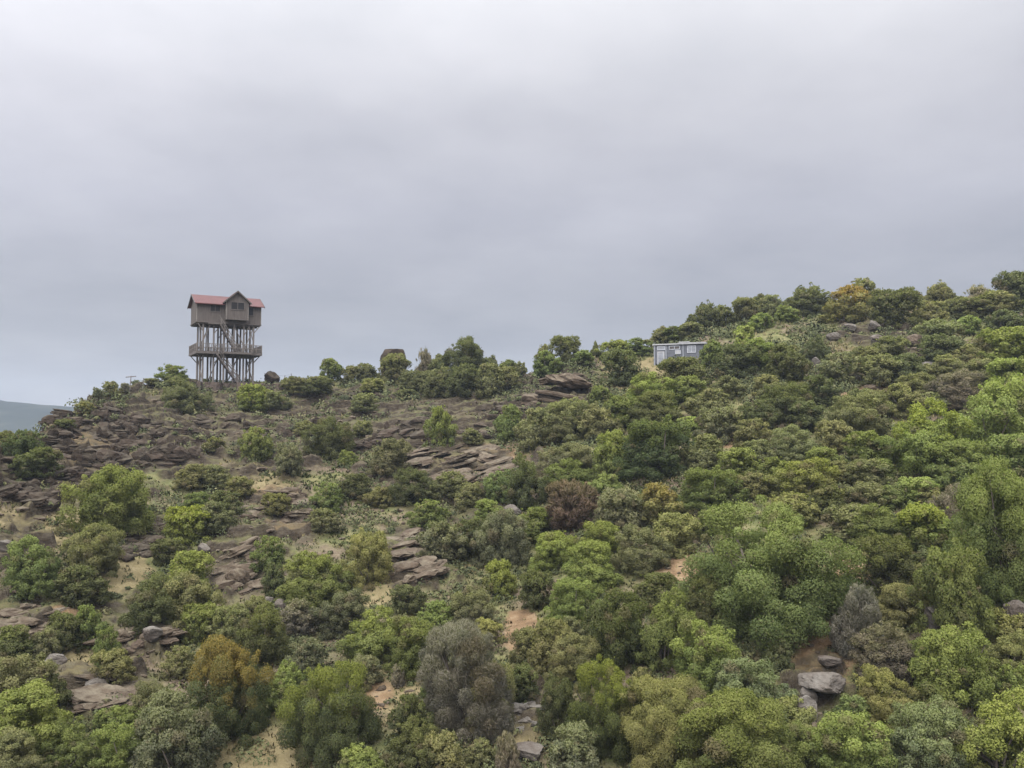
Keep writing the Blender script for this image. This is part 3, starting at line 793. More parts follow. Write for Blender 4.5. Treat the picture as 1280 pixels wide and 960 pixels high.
# (centre x, foot y, width, height in photo pixels, colour, [style], [young], own label)
SHRUBS = [
 # ridge, left to right
 (140,500,24,18,'O'),(122,500,12,16,'S'),(156,492,13,12,'B','bare'),(190,484,26,10,'O'),(217,484,42,28,'G',None,.4),(235,506,62,30,'O'),(322,507,52,24,'L',None,.5),(80,540,30,13,'D'),(108,516,24,12,'O'),
 (28,582,46,40,'E',None,0,'dark bush at the far left edge against the blue mountain'),(46,594,54,20,'D'),(6,560,22,20,'O'),
 (357,486,16,14,'O'),(372,493,48,20,'O'),(395,500,46,22,'D'),(415,476,30,26,'G',None,.3),(440,472,26,15,'O'),(457,474,32,18,'O'),(492,482,46,38,'O',None,.3,'broad olive bush hiding the foot of the flat topped boulder'),
 (466,490,32,16,'Y'),(398,484,30,14,'Y'),(530,470,26,32,'B','bare',0,'thin twiggy leafless tree between the flat topped boulder and the knobbly tree'),
 (580,470,64,44,'D',None,.1),(584,440,24,30,'O','tall',0,'tall knobbly tree rising highest on the middle ridge'),(548,470,30,24,'O'),(610,470,26,26,'D'),
 (520,490,42,26,'O'),(547,497,52,38,'O',None,.2),(577,496,50,36,'D',None,.2),(606,497,54,38,'O',None,.2),(634,490,42,28,'O'),(635,476,32,26,'G',None,.2),(652,468,16,16,'O'),
 (684,455,20,24,'O'),(706,456,36,34,'D',None,.1,'round headed dark tree on the ridge left of the little conifer'),(684,468,34,28,'G',None,.3),(746,446,12,18,'D','conifer',0,'little dark spiky conifer on the ridge'),
 (730,462,30,18,'G'),(768,450,42,24,'L',None,.3),(795,446,42,22,'G'),(774,484,44,42,'D',None,.15,'dark rounded bush left of and below the grey cabin'),
 (826,426,24,16,'O'),(845,426,40,16,'G'),(866,424,36,20,'O'),(880,412,40,36,'D',None,.1),(905,408,28,26,'D'),(930,402,34,28,'O'),(962,398,36,30,'O'),(948,394,26,24,'D'),
 (1008,396,56,42,'D',None,.05,'big dark tree on the ridge left of the orange leaved tree'),(1055,404,50,42,'Y',None,.9,'orange and yellow leaved tree on the right ridge'),(1083,376,32,28,'O'),(1125,382,22,18,'D'),
 (1170,386,36,32,'O'),(1195,388,20,16,'O'),(1222,384,30,26,'B','bare',0,'thin grey twiggy tree on the right ridge left of the last dark tree'),(1238,380,16,14,'O'),(1266,386,46,40,'D',None,.1,'last dark tree on the ridge at the right edge'),
 (1140,388,26,18,'O'),(1105,384,30,18,'O'),(985,404,30,22,'G'),
 # upper left rocks
 (320,568,42,34,'G',None,.25),(410,575,64,48,'D',None,.15,'dark spreading bush in the middle of the dark ledges'),(360,602,42,42,'S',None,.1),(437,584,28,20,'G'),(487,594,54,40,'S',None,0),(551,556,42,46,'G',None,.5,'fresh topped green bush among dark ledges downhill of the tall knobbly tree'),
 (634,553,42,42,'G',None,.25),(410,642,44,36,'G',None,.2),(445,624,44,28,'D'),(475,634,38,22,'O'),(515,628,62,36,'D',None,.15),(557,630,48,30,'O'),(585,628,44,20,'O'),(622,628,50,40,'G'),(612,650,44,20,'L'),(535,652,52,24,'G'),
 (240,612,42,24,'O'),(272,608,46,24,'O'),(300,624,40,24,'O'),(283,644,52,26,'D'),(250,640,40,20,'G'),(135,670,92,76,'G',None,.3,'leafy green tree on the slope below the red earth cliff'),(165,668,40,44,'G',None,.2),(235,684,54,44,'L',None,.9,'bright lime green bush among rocks on the left'),
 (272,668,46,36,'O'),(345,645,40,22,'O'),(380,545,26,14,'O'),(268,560,26,12,'O'),(120,612,30,14,'D'),
 (452,545,28,14,'O'),(505,500,30,12,'O'),(590,555,30,14,'O'),(345,510,34,12,'O'),(455,510,40,16,'O'),
 # mid slope
 (707,550,72,48,'O',None,.3),(667,564,54,48,'O',None,.1),(752,550,50,44,'O'),(712,582,62,24,'S'),(662,638,52,62,'D',None,.1),(715,664,56,58,'R','bare',0,'reddish brown bush in mid slope'),(772,670,58,54,'S',None,0,'blue grey rounded bush right of the reddish brown one'),
 (715,606,62,28,'G',None,.2),(760,618,42,22,'G'),(826,602,94,74,'E',None,.35,'wide dark tree in mid slope with fresh leaves on top'),(768,600,46,54,'G',None,.5),(878,590,50,42,'O'),(825,660,60,52,'Y',None,.5,'yellow olive bush with rusty top right of the blue grey bush'),(890,636,74,48,'G',None,.35,'bright green mound right of the yellow olive bush'),
 (922,594,52,28,'G',None,.3),(940,620,44,26,'O'),(840,698,56,50,'Y',None,.2),(815,505,62,32,'L',None,.4),(862,500,42,26,'G'),(822,532,62,36,'D',None,.2),(780,538,44,38,'G'),(858,482,58,30,'D',None,.1,'dark olive bush right in front of the grey cabin'),
 (890,460,26,30,'G',None,.1,'green bush hiding the right end of the grey cabin'),(918,472,52,36,'D',None,.15),(947,464,48,36,'L',None,.3),(885,524,52,34,'O'),(912,500,38,28,'O'),(898,548,56,34,'S'),(942,534,52,34,'D'),(938,556,48,30,'O'),(752,500,30,16,'G'),
 # upper right slope
 (1120,414,52,46,'D',None,.15),(1165,406,46,28,'O'),(1242,398,50,28,'O',None,.2),(1210,402,46,26,'O'),(1262,424,46,30,'D'),(1178,422,48,18,'P'),(988,482,54,46,'D',None,.2,'dense dark bush downhill of the big dark ridge tree'),(1022,456,32,34,'D'),(1050,482,52,38,'O'),
 (1100,486,50,36,'O'),(1136,482,42,34,'D'),(1174,454,52,28,'D'),(1110,450,40,24,'O'),(1255,452,58,36,'L',None,.15),(1212,460,44,28,'O',None,.3),(1197,516,62,48,'N','round',0,'brownish dull bush in the upper right slope'),(1262,486,50,30,'L',None,.3),(1150,506,44,34,'O'),
 (1130,524,46,38,'O'),(1022,506,48,32,'D'),(982,530,62,46,'D',None,0),(1010,542,42,36,'D'),(1072,550,72,54,'O',None,.1),(1152,602,86,86,'L',None,.8,'bright lime crowned tree in the right half of the slope'),(1242,580,92,92,'L',None,.35,'large yellow green tree near the right edge'),(1085,586,52,40,'G',None,.4),
 (1000,576,62,36,'P'),(1042,566,44,36,'O'),(1262,606,54,52,'G',None,.3),(1005,624,80,40,'Y',None,.7,'broad yellow topped shrub on the right slope'),(1028,590,42,26,'G'),(1085,608,52,26,'O'),(1202,612,76,46,'G',None,.35),(1032,652,48,40,'D'),(990,650,56,30,'Y',None,.3),
 (1080,642,52,32,'O',None,.1),(1110,632,40,24,'G'),(1145,628,46,26,'L'),(1167,642,38,28,'O'),(1105,672,70,34,'G',None,.15),(1060,672,60,34,'O',None,.2),(1158,694,60,52,'L',None,.8,'small bright lime bush left of the brown grey bush on the right'),(1195,676,48,62,'N','round',0,'brown grey bush left of the huge tree at right'),
 (1264,772,124,158,'G',None,.35,'huge green tree at the right edge'),(1105,752,84,72,'D',None,.3),(1145,742,60,50,'D',None,.1),(1190,796,76,104,'G',None,.1,'tall green tree touching the huge tree at right'),(1225,690,40,40,'O'),
 (972,512,40,30,'O'),(958,498,34,26,'O'),(1075,516,40,24,'O'),(1215,545,40,30,'O'),(1225,478,40,24,'O'),(950,580,40,26,'O'),(970,600,44,26,'G'),(1100,600,36,22,'G'),(1050,604,36,24,'O'),
 # lower right
 (955,806,176,156,'G',None,.3,'biggest broad green tree in the lower right half'),(888,790,70,70,'D',None,.2),(1075,824,50,76,'B','bare',0,'purple grey leafless shrub beside the red earth path'),(1122,794,66,48,'O',None,.1),(970,846,46,50,'D',None,.05),(1118,858,80,62,'N','round',0,'broad dull brown purple shrub below the purple grey one'),
 (1108,908,66,54,'Y',None,0),(1190,890,96,88,'L',None,.2),(1157,980,86,76,'P',None,0,'pale sage bush at the bottom edge towards the right'),(1062,985,92,72,'L',None,.3),(980,985,66,64,'G',None,.2),(940,912,94,72,'P',None,.05,'pale grey green feathery bush left of the tall pale rock'),
 (1247,985,100,92,'L',None,.4,'yellow green bush filling the bottom right corner'),(1260,848,62,46,'Y',None,.1),(1268,880,44,42,'L'),(887,876,84,84,'L',None,.35,'fresh bright green bush below the biggest broad tree'),(1150,758,50,40,'O'),(1225,880,44,50,'G'),
 # lower middle
 (750,695,62,36,'L',None,.2),(697,716,64,46,'L',None,.5),(740,742,72,56,'L',None,.35,'rounded lime bush uphill of the big dark round tree'),(803,718,68,52,'O'),(822,768,56,44,'D',None,.2),(717,778,62,52,'L',None,.15),(673,762,44,44,'D'),(767,840,78,92,'E',None,.1,'big dark round tree left of the green rounded tree'),
 (828,842,74,92,'G',None,.2,'green rounded tree left of and below the biggest broad tree'),(684,842,52,60,'O'),(714,856,66,54,'O',None,.1),(757,948,84,106,'E',None,.7,'dark tree with yellow green crown near the bottom middle'),(697,920,48,66,'D'),(832,975,106,104,'Y',None,.2,'olive yellow bush near the bottom edge right of centre'),
 (905,992,160,98,'G',None,.3,'wide green bush at the bottom edge right of the olive yellow one'),(647,886,46,46,'D'),(722,978,60,56,'S'),(800,870,30,30,'O'),
 (337,716,44,42,'G',None,.3),(395,760,86,56,'G',None,.4),(343,748,38,42,'D'),(460,734,66,66,'Y',None,.05,'brownish yellow shrub in mid slope by the slanting ledges'),(553,702,60,46,'S'),(595,700,54,46,'D'),(626,712,72,66,'S',None,0,'dark grey shrub left of the reddish brown bush'),(627,748,42,42,'L',None,.4),
 (427,798,72,52,'S',None,.05),(377,796,52,42,'N','round'),(327,836,68,70,'D',None,.1),(463,828,92,56,'G',None,.5,'spreading fresh green bush in the lower middle'),(520,842,74,62,'G',None,.25),(547,788,52,32,'L'),(507,770,48,34,'D'),(590,788,62,46,'S'),(610,804,42,24,'Y'),
 (383,848,48,46,'S',None,0),(455,862,44,36,'S',None,0),(497,860,22,26,'B','bare',0,'tiny grey leafless bush on the dry grass clearing'),(582,915,112,112,'B','bare',0,'large grey leafless shrub in the lower middle'),(612,915,60,80,'O',None,0),(514,930,50,56,'D',None,.2),(546,885,40,44,'G'),
 (414,950,106,110,'D',None,.7,'big bush with lime top in the lower middle'),(357,866,42,36,'L'),(520,978,74,62,'D'),(556,978,54,50,'O'),(633,972,30,46,'B','bare',0,'dead brown twiggy stump bush at the bottom edge'),(450,975,60,30,'L'),(655,830,36,40,'O'),(600,960,40,30,'O'),
 # lower left
 (45,755,66,60,'G',None,.1),(113,724,68,56,'O'),(107,762,60,44,'D'),(207,710,42,30,'D'),(233,742,56,44,'L',None,.15),(186,788,78,60,'D',None,.1),(235,792,80,68,'O',None,.1,'broad olive shrub uphill of the orange topped tree'),(250,806,48,44,'G'),(282,812,50,46,'O'),
 (110,810,42,46,'G',None,.3),(80,815,42,40,'D'),(130,834,34,44,'G'),(53,830,40,38,'S'),(22,902,84,64,'S',None,.05),(62,896,50,44,'D'),(40,948,104,62,'L',None,.1),(83,972,64,50,'G'),(130,918,28,26,'G'),(153,972,74,54,'L',None,.2),(218,985,104,92,'S',None,0,'grey green bush at the bottom edge left of the orange topped tree'),
 (195,922,62,54,'S',None,0),(286,930,102,112,'E',None,.65,'dark dense tree with orange top at lower left'),(258,936,46,48,'G'),(225,850,40,36,'O'),(143,858,48,26,'O'),(15,985,70,50,'O'),(320,780,34,30,'O'),(290,800,40,36,'O'),
]

NAMED = {
 'the watchtower': (284, 420), 'the grey cabin': (848, 441), 'the flat topped boulder': (491, 440), 'the tall knobbly ridge tree': (584, 425), 'the overhanging brown crag': (705, 480), 'the orange leaved ridge tree': (1055, 380),
 'the lime crowned tree': (1152, 560), 'the reddish brown bush': (715, 635), 'the lime bush among left rocks': (235, 665), 'the tree below the red cliff': (135, 630), 'the orange topped tree': (292, 875), 'the large leafless shrub': (582, 850),
 'the biggest broad tree': (955, 725), 'the huge right edge tree': (1262, 700), 'the purple grey shrub': (1075, 785), 'the tall pale rock': (1009, 900), 'the lime topped big bush': (405, 895), 'the yellow crowned dark tree': (757, 895), 'the wide dark mid slope tree': (826, 565),
 'the spreading fresh green bush': (463, 800), 'the big dark ridge tree': (1008, 375), 'the tilted slabs': (305, 705), 'the yellow topped shrub': (1005, 605), 'the brownish mid slope shrub': (460, 700), 'the tan terraces': (128, 870)}


def where(px, py):
    best = sorted(NAMED.items(), key=lambda kv: math.hypot(kv[1][0] - px, (kv[1][1] - py) * 1.2))
    for nm, (x, y) in best:
        d = math.hypot(x - px, y - py)
        if d < 14: continue
        a = math.degrees(math.atan2(y - py, px - x))
        k = ['right of', 'uphill and right of', 'uphill of', 'uphill and left of', 'left of', 'downhill and left of', 'downhill of', 'downhill and right of'][int(((a + 22.5) % 360) // 45)]
        return nm, k, d


ALL = []
for s in SHRUBS:
    s = list(s) + [None] * (8 - len(s))
    ALL.append(s)
# fill the densest parts of the scrub with smaller bushes of the same kinds
frng = np.random.default_rng(4)
tries = 0
while len(ALL) < 298 and tries < 60000:
    tries += 1
    px = frng.uniform(650, 1290) if frng.uniform() < .8 else frng.uniform(0, 650)
    py = frng.uniform(395, 950)
    gy = float(np.interp(px, GX, GY))
    if py < gy + 10: continue
    rk_, ea_, ta_ = masks(np.array([px]), np.array([py - 6.0]))
    if rk_[0] > .35 or ea_[0] > .2 or ta_[0] > .25: continue
    w = np.interp(py, [400, 550, 700, 950], [30, 38, 44, 56]) * frng.uniform(.75, 1.25); h = w * frng.uniform(.6, .85)
    cy = py - h * .5
    if 805 < px + w / 2 and px - w / 2 < 905 and 405 < py < 470: continue
    if 235 < px + w / 2 and px - w / 2 < 350 and py < 500: continue
    ok = True
    for s in ALL:
        if ((px - s[0]) / (s[2] * .5 + w * .18)) ** 2 + ((cy - (s[1] - s[3] * .5)) / (s[3] * .5 + h * .18)) ** 2 < 1: ok = False; break
    if ok: ALL.append([px, py, w, h, str(frng.choice(list('GGODOLGYS'))), None, float(frng.choice([0, .1, .3])), None])

names = {}
info = []
for s in ALL:
    px, py, w, h, c, st, yo, lab = s
    cy = py - h / 2
    tree = (w >= 60 and h >= 46 and h / w > .74) or st in ('tall', 'conifer')
    noun = 'tree' if tree else 'bush'
    size = 'small ' if w < 36 else 'large ' if w >= 75 else ''
    if lab is None:
        nm, k, d = where(px, cy)
        names.setdefault((size, CW[c], noun, k, nm), []).append((d, len(info)))
    if lab: lab = lab.replace('left of and below', 'below and left of')
    info.append([s, tree, noun, lab])
ORD = ['nearest', 'second nearest', 'third nearest', 'fourth nearest', 'fifth nearest', 'sixth nearest', 'seventh nearest', 'eighth nearest', 'ninth nearest']
for (size, cw, noun, k, nm), lst in names.items():
    lst.sort()
    for q, (d, i) in enumerate(lst):
        info[i][3] = f'{size}{cw} {noun} {k} {nm}' if len(lst) == 1 else f'{size}{cw} {noun} {k} {nm}, {ORD[min(q, 8)]} to it'
        if len(info[i][3].split()) > 16: info[i][3] = info[i][3].replace(' to it', '')

for s, tree, noun, lab in info:
    px, py, w, h, c, st, yo, _ = s
    ar = .74 if px > 640 else .66          # the lower part of a bush is often hidden by the one in front
    if h < ar * w and py > float(np.interp(px, GX, GY)) + 25: dh = (ar * w - h) * .8; py += dh; h += dh
    x, y, z, r = hit(px, py)
    missed = py < float(smooth_interp(np.array(px), GX, GY)) + 9
    sc = math.sqrt(x * x + y * y + z * z) / F
    W_, H_ = w * sc * (1.0 if px > 640 and py < 700 else .93 if px > 640 else .87), h * sc * 1.06
    style = st or ('wide' if h / w < .62 else 'round')
    if style == 'tall' or style == 'bare' or style == 'conifer': pass
    me = proto(style, max(w, h))
    base = COL[c]; f = random.uniform(.88, 1.14) * (1.2 if px > 640 and py < 640 else 1.06); g = random.uniform(-.06, .06)
    col = (base[0] * f * (1 + g), base[1] * f, base[2] * f * (1 - g), max(float(yo or 0), random.uniform(.08, .30)))
    rz = random.uniform(0, 2 * PI)
    cat = 'tree' if tree else 'shrub'
    grp = 'trees and tall bushes on the hillside' if tree else 'shrubs on the hillside'
    nm = 'conifer_tree' if st == 'conifer' else 'leafless_shrub' if st == 'bare' else 'hill_tree' if tree else 'hill_shrub'
    shift = W_ * .22
    loc = (x + x / r * shift, y + y / r * shift, z - .05)
    # the crown stands a little back from where its foot shows, so drop its root onto the ground there
    loc = (loc[0], loc[1], float(terrain(np.array([loc[0]]), np.array([loc[1]]))[0][0]) - .06 * H_)
    if float(terrain(np.array([loc[0]]), np.array([loc[1]]))[4][0]) > .995: loc = (x, y, z - .06 * H_)
    rl = math.hypot(loc[0], loc[1]); dt = ray(px, py - h)
    Ht = dt[2] / math.hypot(dt[0], dt[1]) * rl - loc[2]          # tall enough to reach the height seen from the camera
    H_ = min(max(Ht * 1.04, .70 * H_), 1.7 * H_) if missed else min(max(Ht * 1.12, .97 * H_), 1.14 * H_)
    orange = lab and ('orange' in lab.split(' to ')[0] and ('orange topped' in lab and 'of the' not in lab or lab.startswith('orange and') or 'with orange top' in lab) or 'rusty top' in lab)
    if tree:
        root = tag(empty(nm, loc, rz), lab, cat, grp)
        cr = link('crown', me, root); cr.scale = (W_, W_, H_); cr.color = col
        tk = link('trunk', TRUNKS[random.randrange(4)], root); tk.scale = (W_, W_, H_)
        part = cr
    else:
        part = link(nm, me); tag(part, lab, cat, grp)
        part.location = loc; part.rotation_euler = (0, 0, rz); part.scale = (W_, W_, H_); part.color = col
    if orange:
        part.material_slots[0].link = 'OBJECT'; part.material_slots[0].material = M['leaf_orange']

# ------------------------------------------------------------------ ground cover: grass tufts, low scrub, rubble
gr = np.random.default_rng(77)


def ground_points(n, wantf):
    az = np.radians(gr.uniform(-34.5, 34.5, n * 3)); rr = np.sqrt(gr.uniform(32 ** 2, 131 ** 2, n * 3))
    keep = gr.uniform(size=n * 3) < np.clip(70 / rr, .35, 1.6) / 1.6
    az, rr = az[keep], rr[keep]
    x, y = np.sin(az) * rr, np.cos(az) * rr
    z, rk, ea, ta, s = terrain(x, y)
    p = wantf(x, y, rk, ea, ta) * (s < 1.0)
    k = gr.uniform(size=len(x)) < p
    k = np.nonzero(k)[0][:n]
    return np.stack([x, y, z], -1)[k], rr[k]


P, rr = ground_points(60000, lambda x, y, rk, ea, ta: (1 - .95 * rk) * (1 - .85 * ea) * (1 - .5 * ta) * (.15 + .85 * sstep(.40, .6, fbm(x / 2.5, y / 2.5, 14, 3))))
nb = 5; n = len(P)
a = gr.uniform(0, 2 * PI, (n, nb)); L = gr.uniform(.08, .24, (n, nb)) * np.clip(rr / 60, .8, 1.6)[:, None]; le = gr.uniform(.2, .9, (n, nb))
base = P[:, None, :] + np.stack([np.cos(a) * .05, np.sin(a) * .05, np.zeros_like(a) - .02], -1)
wv = np.stack([-np.sin(a), np.cos(a), np.zeros_like(a)], -1) * (.05 * np.clip(rr / 60, .8, 1.6))[:, None, None]
tip = base + np.stack([np.cos(a) * L * le, np.sin(a) * L * le, L], -1)
V = np.stack([base - wv, base + wv, tip], 2).reshape(-1, 3)
Fc = np.arange(len(V)).reshape(-1, 3)
t = NT('dry_and_green_grass'); ti = t.attr('tint')
gmat = t.done(t.ramp(ti, [(0, (.065, .085, .028)), (.45, (.11, .12, .045)), (.8, (.20, .17, .08)), (1, (.26, .21, .11))]), .9, .1)
tint = np.repeat(np.clip(fbm(P[:, 0] / 4, P[:, 1] / 4, 18, 3) * 1.5 - .3 + gr.normal(size=n) * .15, 0, 1), nb)
tag(link('grass', mesh_np('grass', V, Fc, [gmat], attrs=[('tint', 'FACE', tint)], normals=np.tile([[0, 0, 1.]], (len(V), 1)))), 'dry and green grass tufts over the slope', kind='stuff')

# low scrub between the bushes
P, rr = ground_points(11000, lambda x, y, rk, ea, ta: (1 - .72 * rk) * (1 - .9 * ea) * (1 - .8 * ta) * (.1 + .9 * sstep(.42, .58, fbm(x / 6, y / 6, 24, 3))))
Vs, Fs, Ts, Ns = [], [], [], []
n = len(P); nl = 64
sz = gr.uniform(.2, .9, n) ** 1.2 * np.clip(rr / 70, .75, 1.45)
d = gr.normal(size=(n, nl, 3)); d /= np.linalg.norm(d, axis=2)[:, :, None]; d[:, :, 2] = np.abs(d[:, :, 2])
Q = P[:, None, :] + d * (sz[:, None] * gr.uniform(.5, 1.05, (n, nl)))[:, :, None] * np.array([1, 1, .8])
lf = (.075 * np.clip(rr / 60, .8, 1.7))[:, None] * gr.uniform(.6, 1.4, (n, nl))
nm = d + gr.normal(size=d.shape) * .5; nm /= np.linalg.norm(nm, axis=2)[:, :, None]
tv = np.cross(nm, gr.normal(size=d.shape)); tv /= np.linalg.norm(tv, axis=2)[:, :, None]; bv = np.cross(nm, tv)
A_, B_ = tv * lf[:, :, None], bv * lf[:, :, None] * .6
V = np.stack([Q - A_, Q - B_, Q + A_, Q + B_], 2).reshape(-1, 3); Fc = np.arange(len(V)).reshape(-1, 4)
N = np.repeat((d * .6 + nm * .4).reshape(-1, 3), 4, 0)
g = np.cross(A_, B_).reshape(-1, 3); fl = (g * nm.reshape(-1, 3)).sum(1) < 0; Fc[fl] = Fc[fl][:, ::-1]
t = NT('low_scrub_leaves'); ti = t.attr('tint')
smat = t.done(t.ramp(ti, [(0, (.036, .042, .022)), (.4, (.060, .068, .030)), (.75, (.085, .092, .040)), (1, (.115, .105, .052))]), .85, .1)
tint = np.clip(np.repeat(gr.uniform(0, .9, n), nl) + gr.normal(size=n * nl) * .16, 0, 1)
tag(link('undergrowth', mesh_np('undergrowth', V, Fc, [smat], attrs=[('tint', 'FACE', tint)], normals=N)), 'low scrub growing between the bushes', kind='stuff')

# the scrub goes on beyond both edges of the view
crng = np.random.default_rng(91); Vs, Fs, Ns, Ts, Ys, Ds, cnt = [], [], [], [], [], [], 0
kinds = [crown(np.random.default_rng(500 + k), .075, 'round') for k in range(4)]
for k in range(300):
    r_ = math.sqrt(crng.uniform(36 ** 2, 124 ** 2)); a0_ = 30.4 + 140 / r_
    az_ = math.radians(a0_ + 20 * crng.uniform() ** 1.6) * (1 if k % 5 < 3 else -1)
    x_, y_ = math.sin(az_) * r_, math.cos(az_) * r_
    tt = terrain(np.array([x_]), np.array([y_]))
    if tt[4][0] > .99: continue
    B_, V_, F_, N_, t_, (yo_, dr_) = kinds[k % 4]
    w_ = crng.uniform(2.4, 5.0) * (.8 + r_ / 250); c_, s_ = math.cos(k), math.sin(k)
    Rm = np.array([[c_, -s_, 0], [s_, c_, 0], [0, 0, 1]])
    Vs.append((V_ * [w_, w_, w_ * crng.uniform(.65, .9)]) @ Rm.T + [x_, y_, float(tt[0][0]) - .2]); Fs.append(F_ + cnt); Ns.append(N_ @ Rm.T); cnt += len(V_)
    Ts.append(np.clip(t_ + crng.uniform(-.35, .35), 0, 1)); Ys.append(yo_ * crng.uniform(0, 1)); Ds.append(dr_)
ob = link('scrub', mesh_np('scrub', np.concatenate(Vs), np.concatenate(Fs), [M['leaf']], attrs=[('tint', 'FACE', np.concatenate(Ts)), ('young', 'FACE', np.concatenate(Ys)), ('dry', 'FACE', np.concatenate(Ds))], normals=np.concatenate(Ns)))
ob.color = (.100, .108, .054, .5); tag(ob, 'dense scrub continuing along the slope', kind='stuff')

# loose stones
P, rr = ground_points(9000, lambda x, y, rk, ea, ta: np.clip(.08 + .9 * rk + .5 * ea + .4 * ta, 0, 1) * sstep(.42, .6, fbm(x / 4, y / 4, 29, 3)))
I2 = ico(1); n = len(P)
sz = .04 + .26 * gr.uniform(0, 1, n) ** 2.2 * np.clip(rr / 65, .8, 1.5)
S = gr.uniform(.6, 1.5, (n, 1, 3)) * np.array([1.2, 1, .5]) * sz[:, None, None]
V = I2[0][None] * (1 + gr.uniform(-.3, .25, (n, len(I2[0]), 1))) * S + P[:, None, :]
Fc = (I2[1][None] + (np.arange(n) * len(I2[0]))[:, None, None]).reshape(-1, 3)
tag(link('rubble', mesh_np('rubble', V.reshape(-1, 3), Fc, [M['rock_brown']])), 'loose stones lying on the rocky ground', kind='stuff')

# ------------------------------------------------------------------ watchtower
tx, ty, tz, tr = hit(281, 474.5)
TZ = tz
TW = tag(empty('watchtower', (tx, ty, tz), math.radians(29)), 'two level wooden stilt watchtower with red roofed cabin standing on the ridge', 'watchtower')
us = [-3.15, -1.85, -.6, .65, 1.9, 3.15]
for v in (-1.9, 0.0, 1.9):
    for k, u in enumerate(us):
        if v == 0 and k in (1, 3): continue
        b = MB(); j = random.uniform(-.06, .06)
        b.bar((u + j, v, -1.6), (u - j * .5, v, 6.55), .135, .11, 8); b.build('stilt', M['pole_wood'], TW)
for k in range(15):                     # thin secondary props between the main stilts
    u, v = random.uniform(-3.2, 3.2), random.choice((-1.2, -.7, .7, 1.2)); lo, hi = ((-1.4, 3.0) if k % 2 else (3.1, 6.5))
    b = MB(); b.bar((u, v, lo), (u + random.uniform(-.35, .35), v, hi), .075, .06, 6); b.build('prop', M['pole_wood'], TW)
# beams and platform
for lvl, ext in ((3.05, 3.95), (6.5, 4.0)):
    for v in (-1.9, 0, 1.9):
        b = MB(); b.box((-ext, v - .09, lvl - .14), (ext, v + .09, lvl + .06)); b.build('floor_beam', M['deck_wood'], TW)
b = MB(); b.box((-4.1, -2.75, 2.98), (4.1, 2.75, 3.25)); b.build('platform_deck', M['deck_wood'], TW)
b = MB(); b.box((-.9, -3.55, 2.99), (2.6, -2.75, 3.24)); b.build('platform_bay', M['deck_wood'], TW)


def railing(p0, p1):
    p0, p1 = Vector(p0), Vector(p1); L = (p1 - p0).length; n = max(2, round(L / 1.35))
    b = MB()
    for k in range(n + 1):
        q = p0.lerp(p1, k / n); b.bar(q, q + Vector((0, 0, 1.05)), .055)
    for h in (.5, .98): b.bar(p0 + Vector((0, 0, h)), p1 + Vector((0, 0, h)), .045)
    rl = b.build('railing', M['pole_wood'], TW)
    b = MB(); m_ = max(3, round(L / .24))
    for k in range(m_):
        q = p0.lerp(p1, (k + .5) / m_); b.bar(q + Vector((0, 0, .06)), q + Vector((0, 0, .96)), .05)
    b.build('balustrade', M['deck_wood'], rl)


zf = 3.25
for a_, c_ in (((-4.05, -2.7), (-.9, -2.7)), ((2.6, -2.7), (4.05, -2.7)), ((-.88, -3.5), (2.58, -3.5)), ((-.88, -3.42), (-.88, -2.8)), ((2.58, -3.42), (2.58, -2.8)), ((-4.05, 2.7), (4.05, 2.7)), ((-4.05, -2.6), (-4.05, 2.6)), ((4.05, -2.6), (4.05, 2.6))):
    railing((*a_, zf), (*c_, zf))
# diagonal braces
for (u0, v0, z0_, u1, v1, z1) in ((-3.15, -1.9, 2.2, -4.0, -2.3, 3.05), (3.15, -1.9, 2.2, 4.0, -2.3, 3.05), (-3.15, -1.9, 5.6, -3.95, -2.1, 6.5), (3.15, -1.9, 5.6, 3.95, -2.1, 6.5), (-3.15, 1.9, 2.2, -4.0, 2.3, 3.05), (3.15, 1.9, 2.2, 4.0, 2.3, 3.05),
                                  (1.9, -1.98, .1, 3.15, -1.98, 2.9), (1.9, -1.98, 3.5, 3.15, -1.98, 6.3), (-.6, 1.98, 5.2, .65, 1.98, 6.4), (-1.85, -1.98, 5.4, -.9, -1.98, 6.4), (-1.85, -1.98, 2.0, -.9, -1.98, 2.95), (1.9, -1.98, 5.3, 2.6, -1.98, 6.4), (.65, -1.98, 2.0, 1.6, -1.98, 2.95),
                                  (-3.15, 1.98, 3.6, -1.85, 1.98, 6.3), (.65, 1.98, .2, 1.9, 1.98, 2.8), (-1.85, 1.98, .2, -.6, 1.98, 2.8), (.65, -1.98, 6.3, 1.9, -1.98, 4.2), (-3.15, -1.98, 4.6, -2.3, -1.98, 6.4), (3.15, -1.98, 4.6, 2.5, -1.98, 6.4),
                                  (-3.15, -1.9, .2, -3.15, 1.9, 2.9), (3.15, -1.9, .2, 3.15, 1.9, 2.9)):
    b = MB(); b.bar((u0, v0, z0_), (u1, v1, z1), .07); b.build('brace', M['pole_wood'], TW)


def stairs(u0, z0_, u1, z1, v):
    b = MB(); n = 11
    for e in (v - .42, v + .42): b.bar((u0, e, z0_ - .1), (u1, e, z1 - .1), .10)
    for k in range(n):
        q = (k + .5) / n; u = u0 + (u1 - u0) * q; z = z0_ + (z1 - z0_) * q
        b.box((u - .15, v - .42, z - .03), (u + .15, v + .42, z + .03))
    st = b.build('staircase', M['deck_wood'], TW)
    b = MB()
    for e in (v - .45, v + .45):
        b.bar((u0, e, z0_ + .85), (u1, e, z1 + .85), .05); b.bar((u0, e, z0_ + .45), (u1, e, z1 + .45), .035)
        for k in range(5):
            q = (k + .5) / 5; u = u0 + (u1 - u0) * q; z = z0_ + (z1 - z0_) * q; b.bar((u, e, z), (u, e, z + .88), .04)
    b.build('handrail', M['pole_wood'], st)


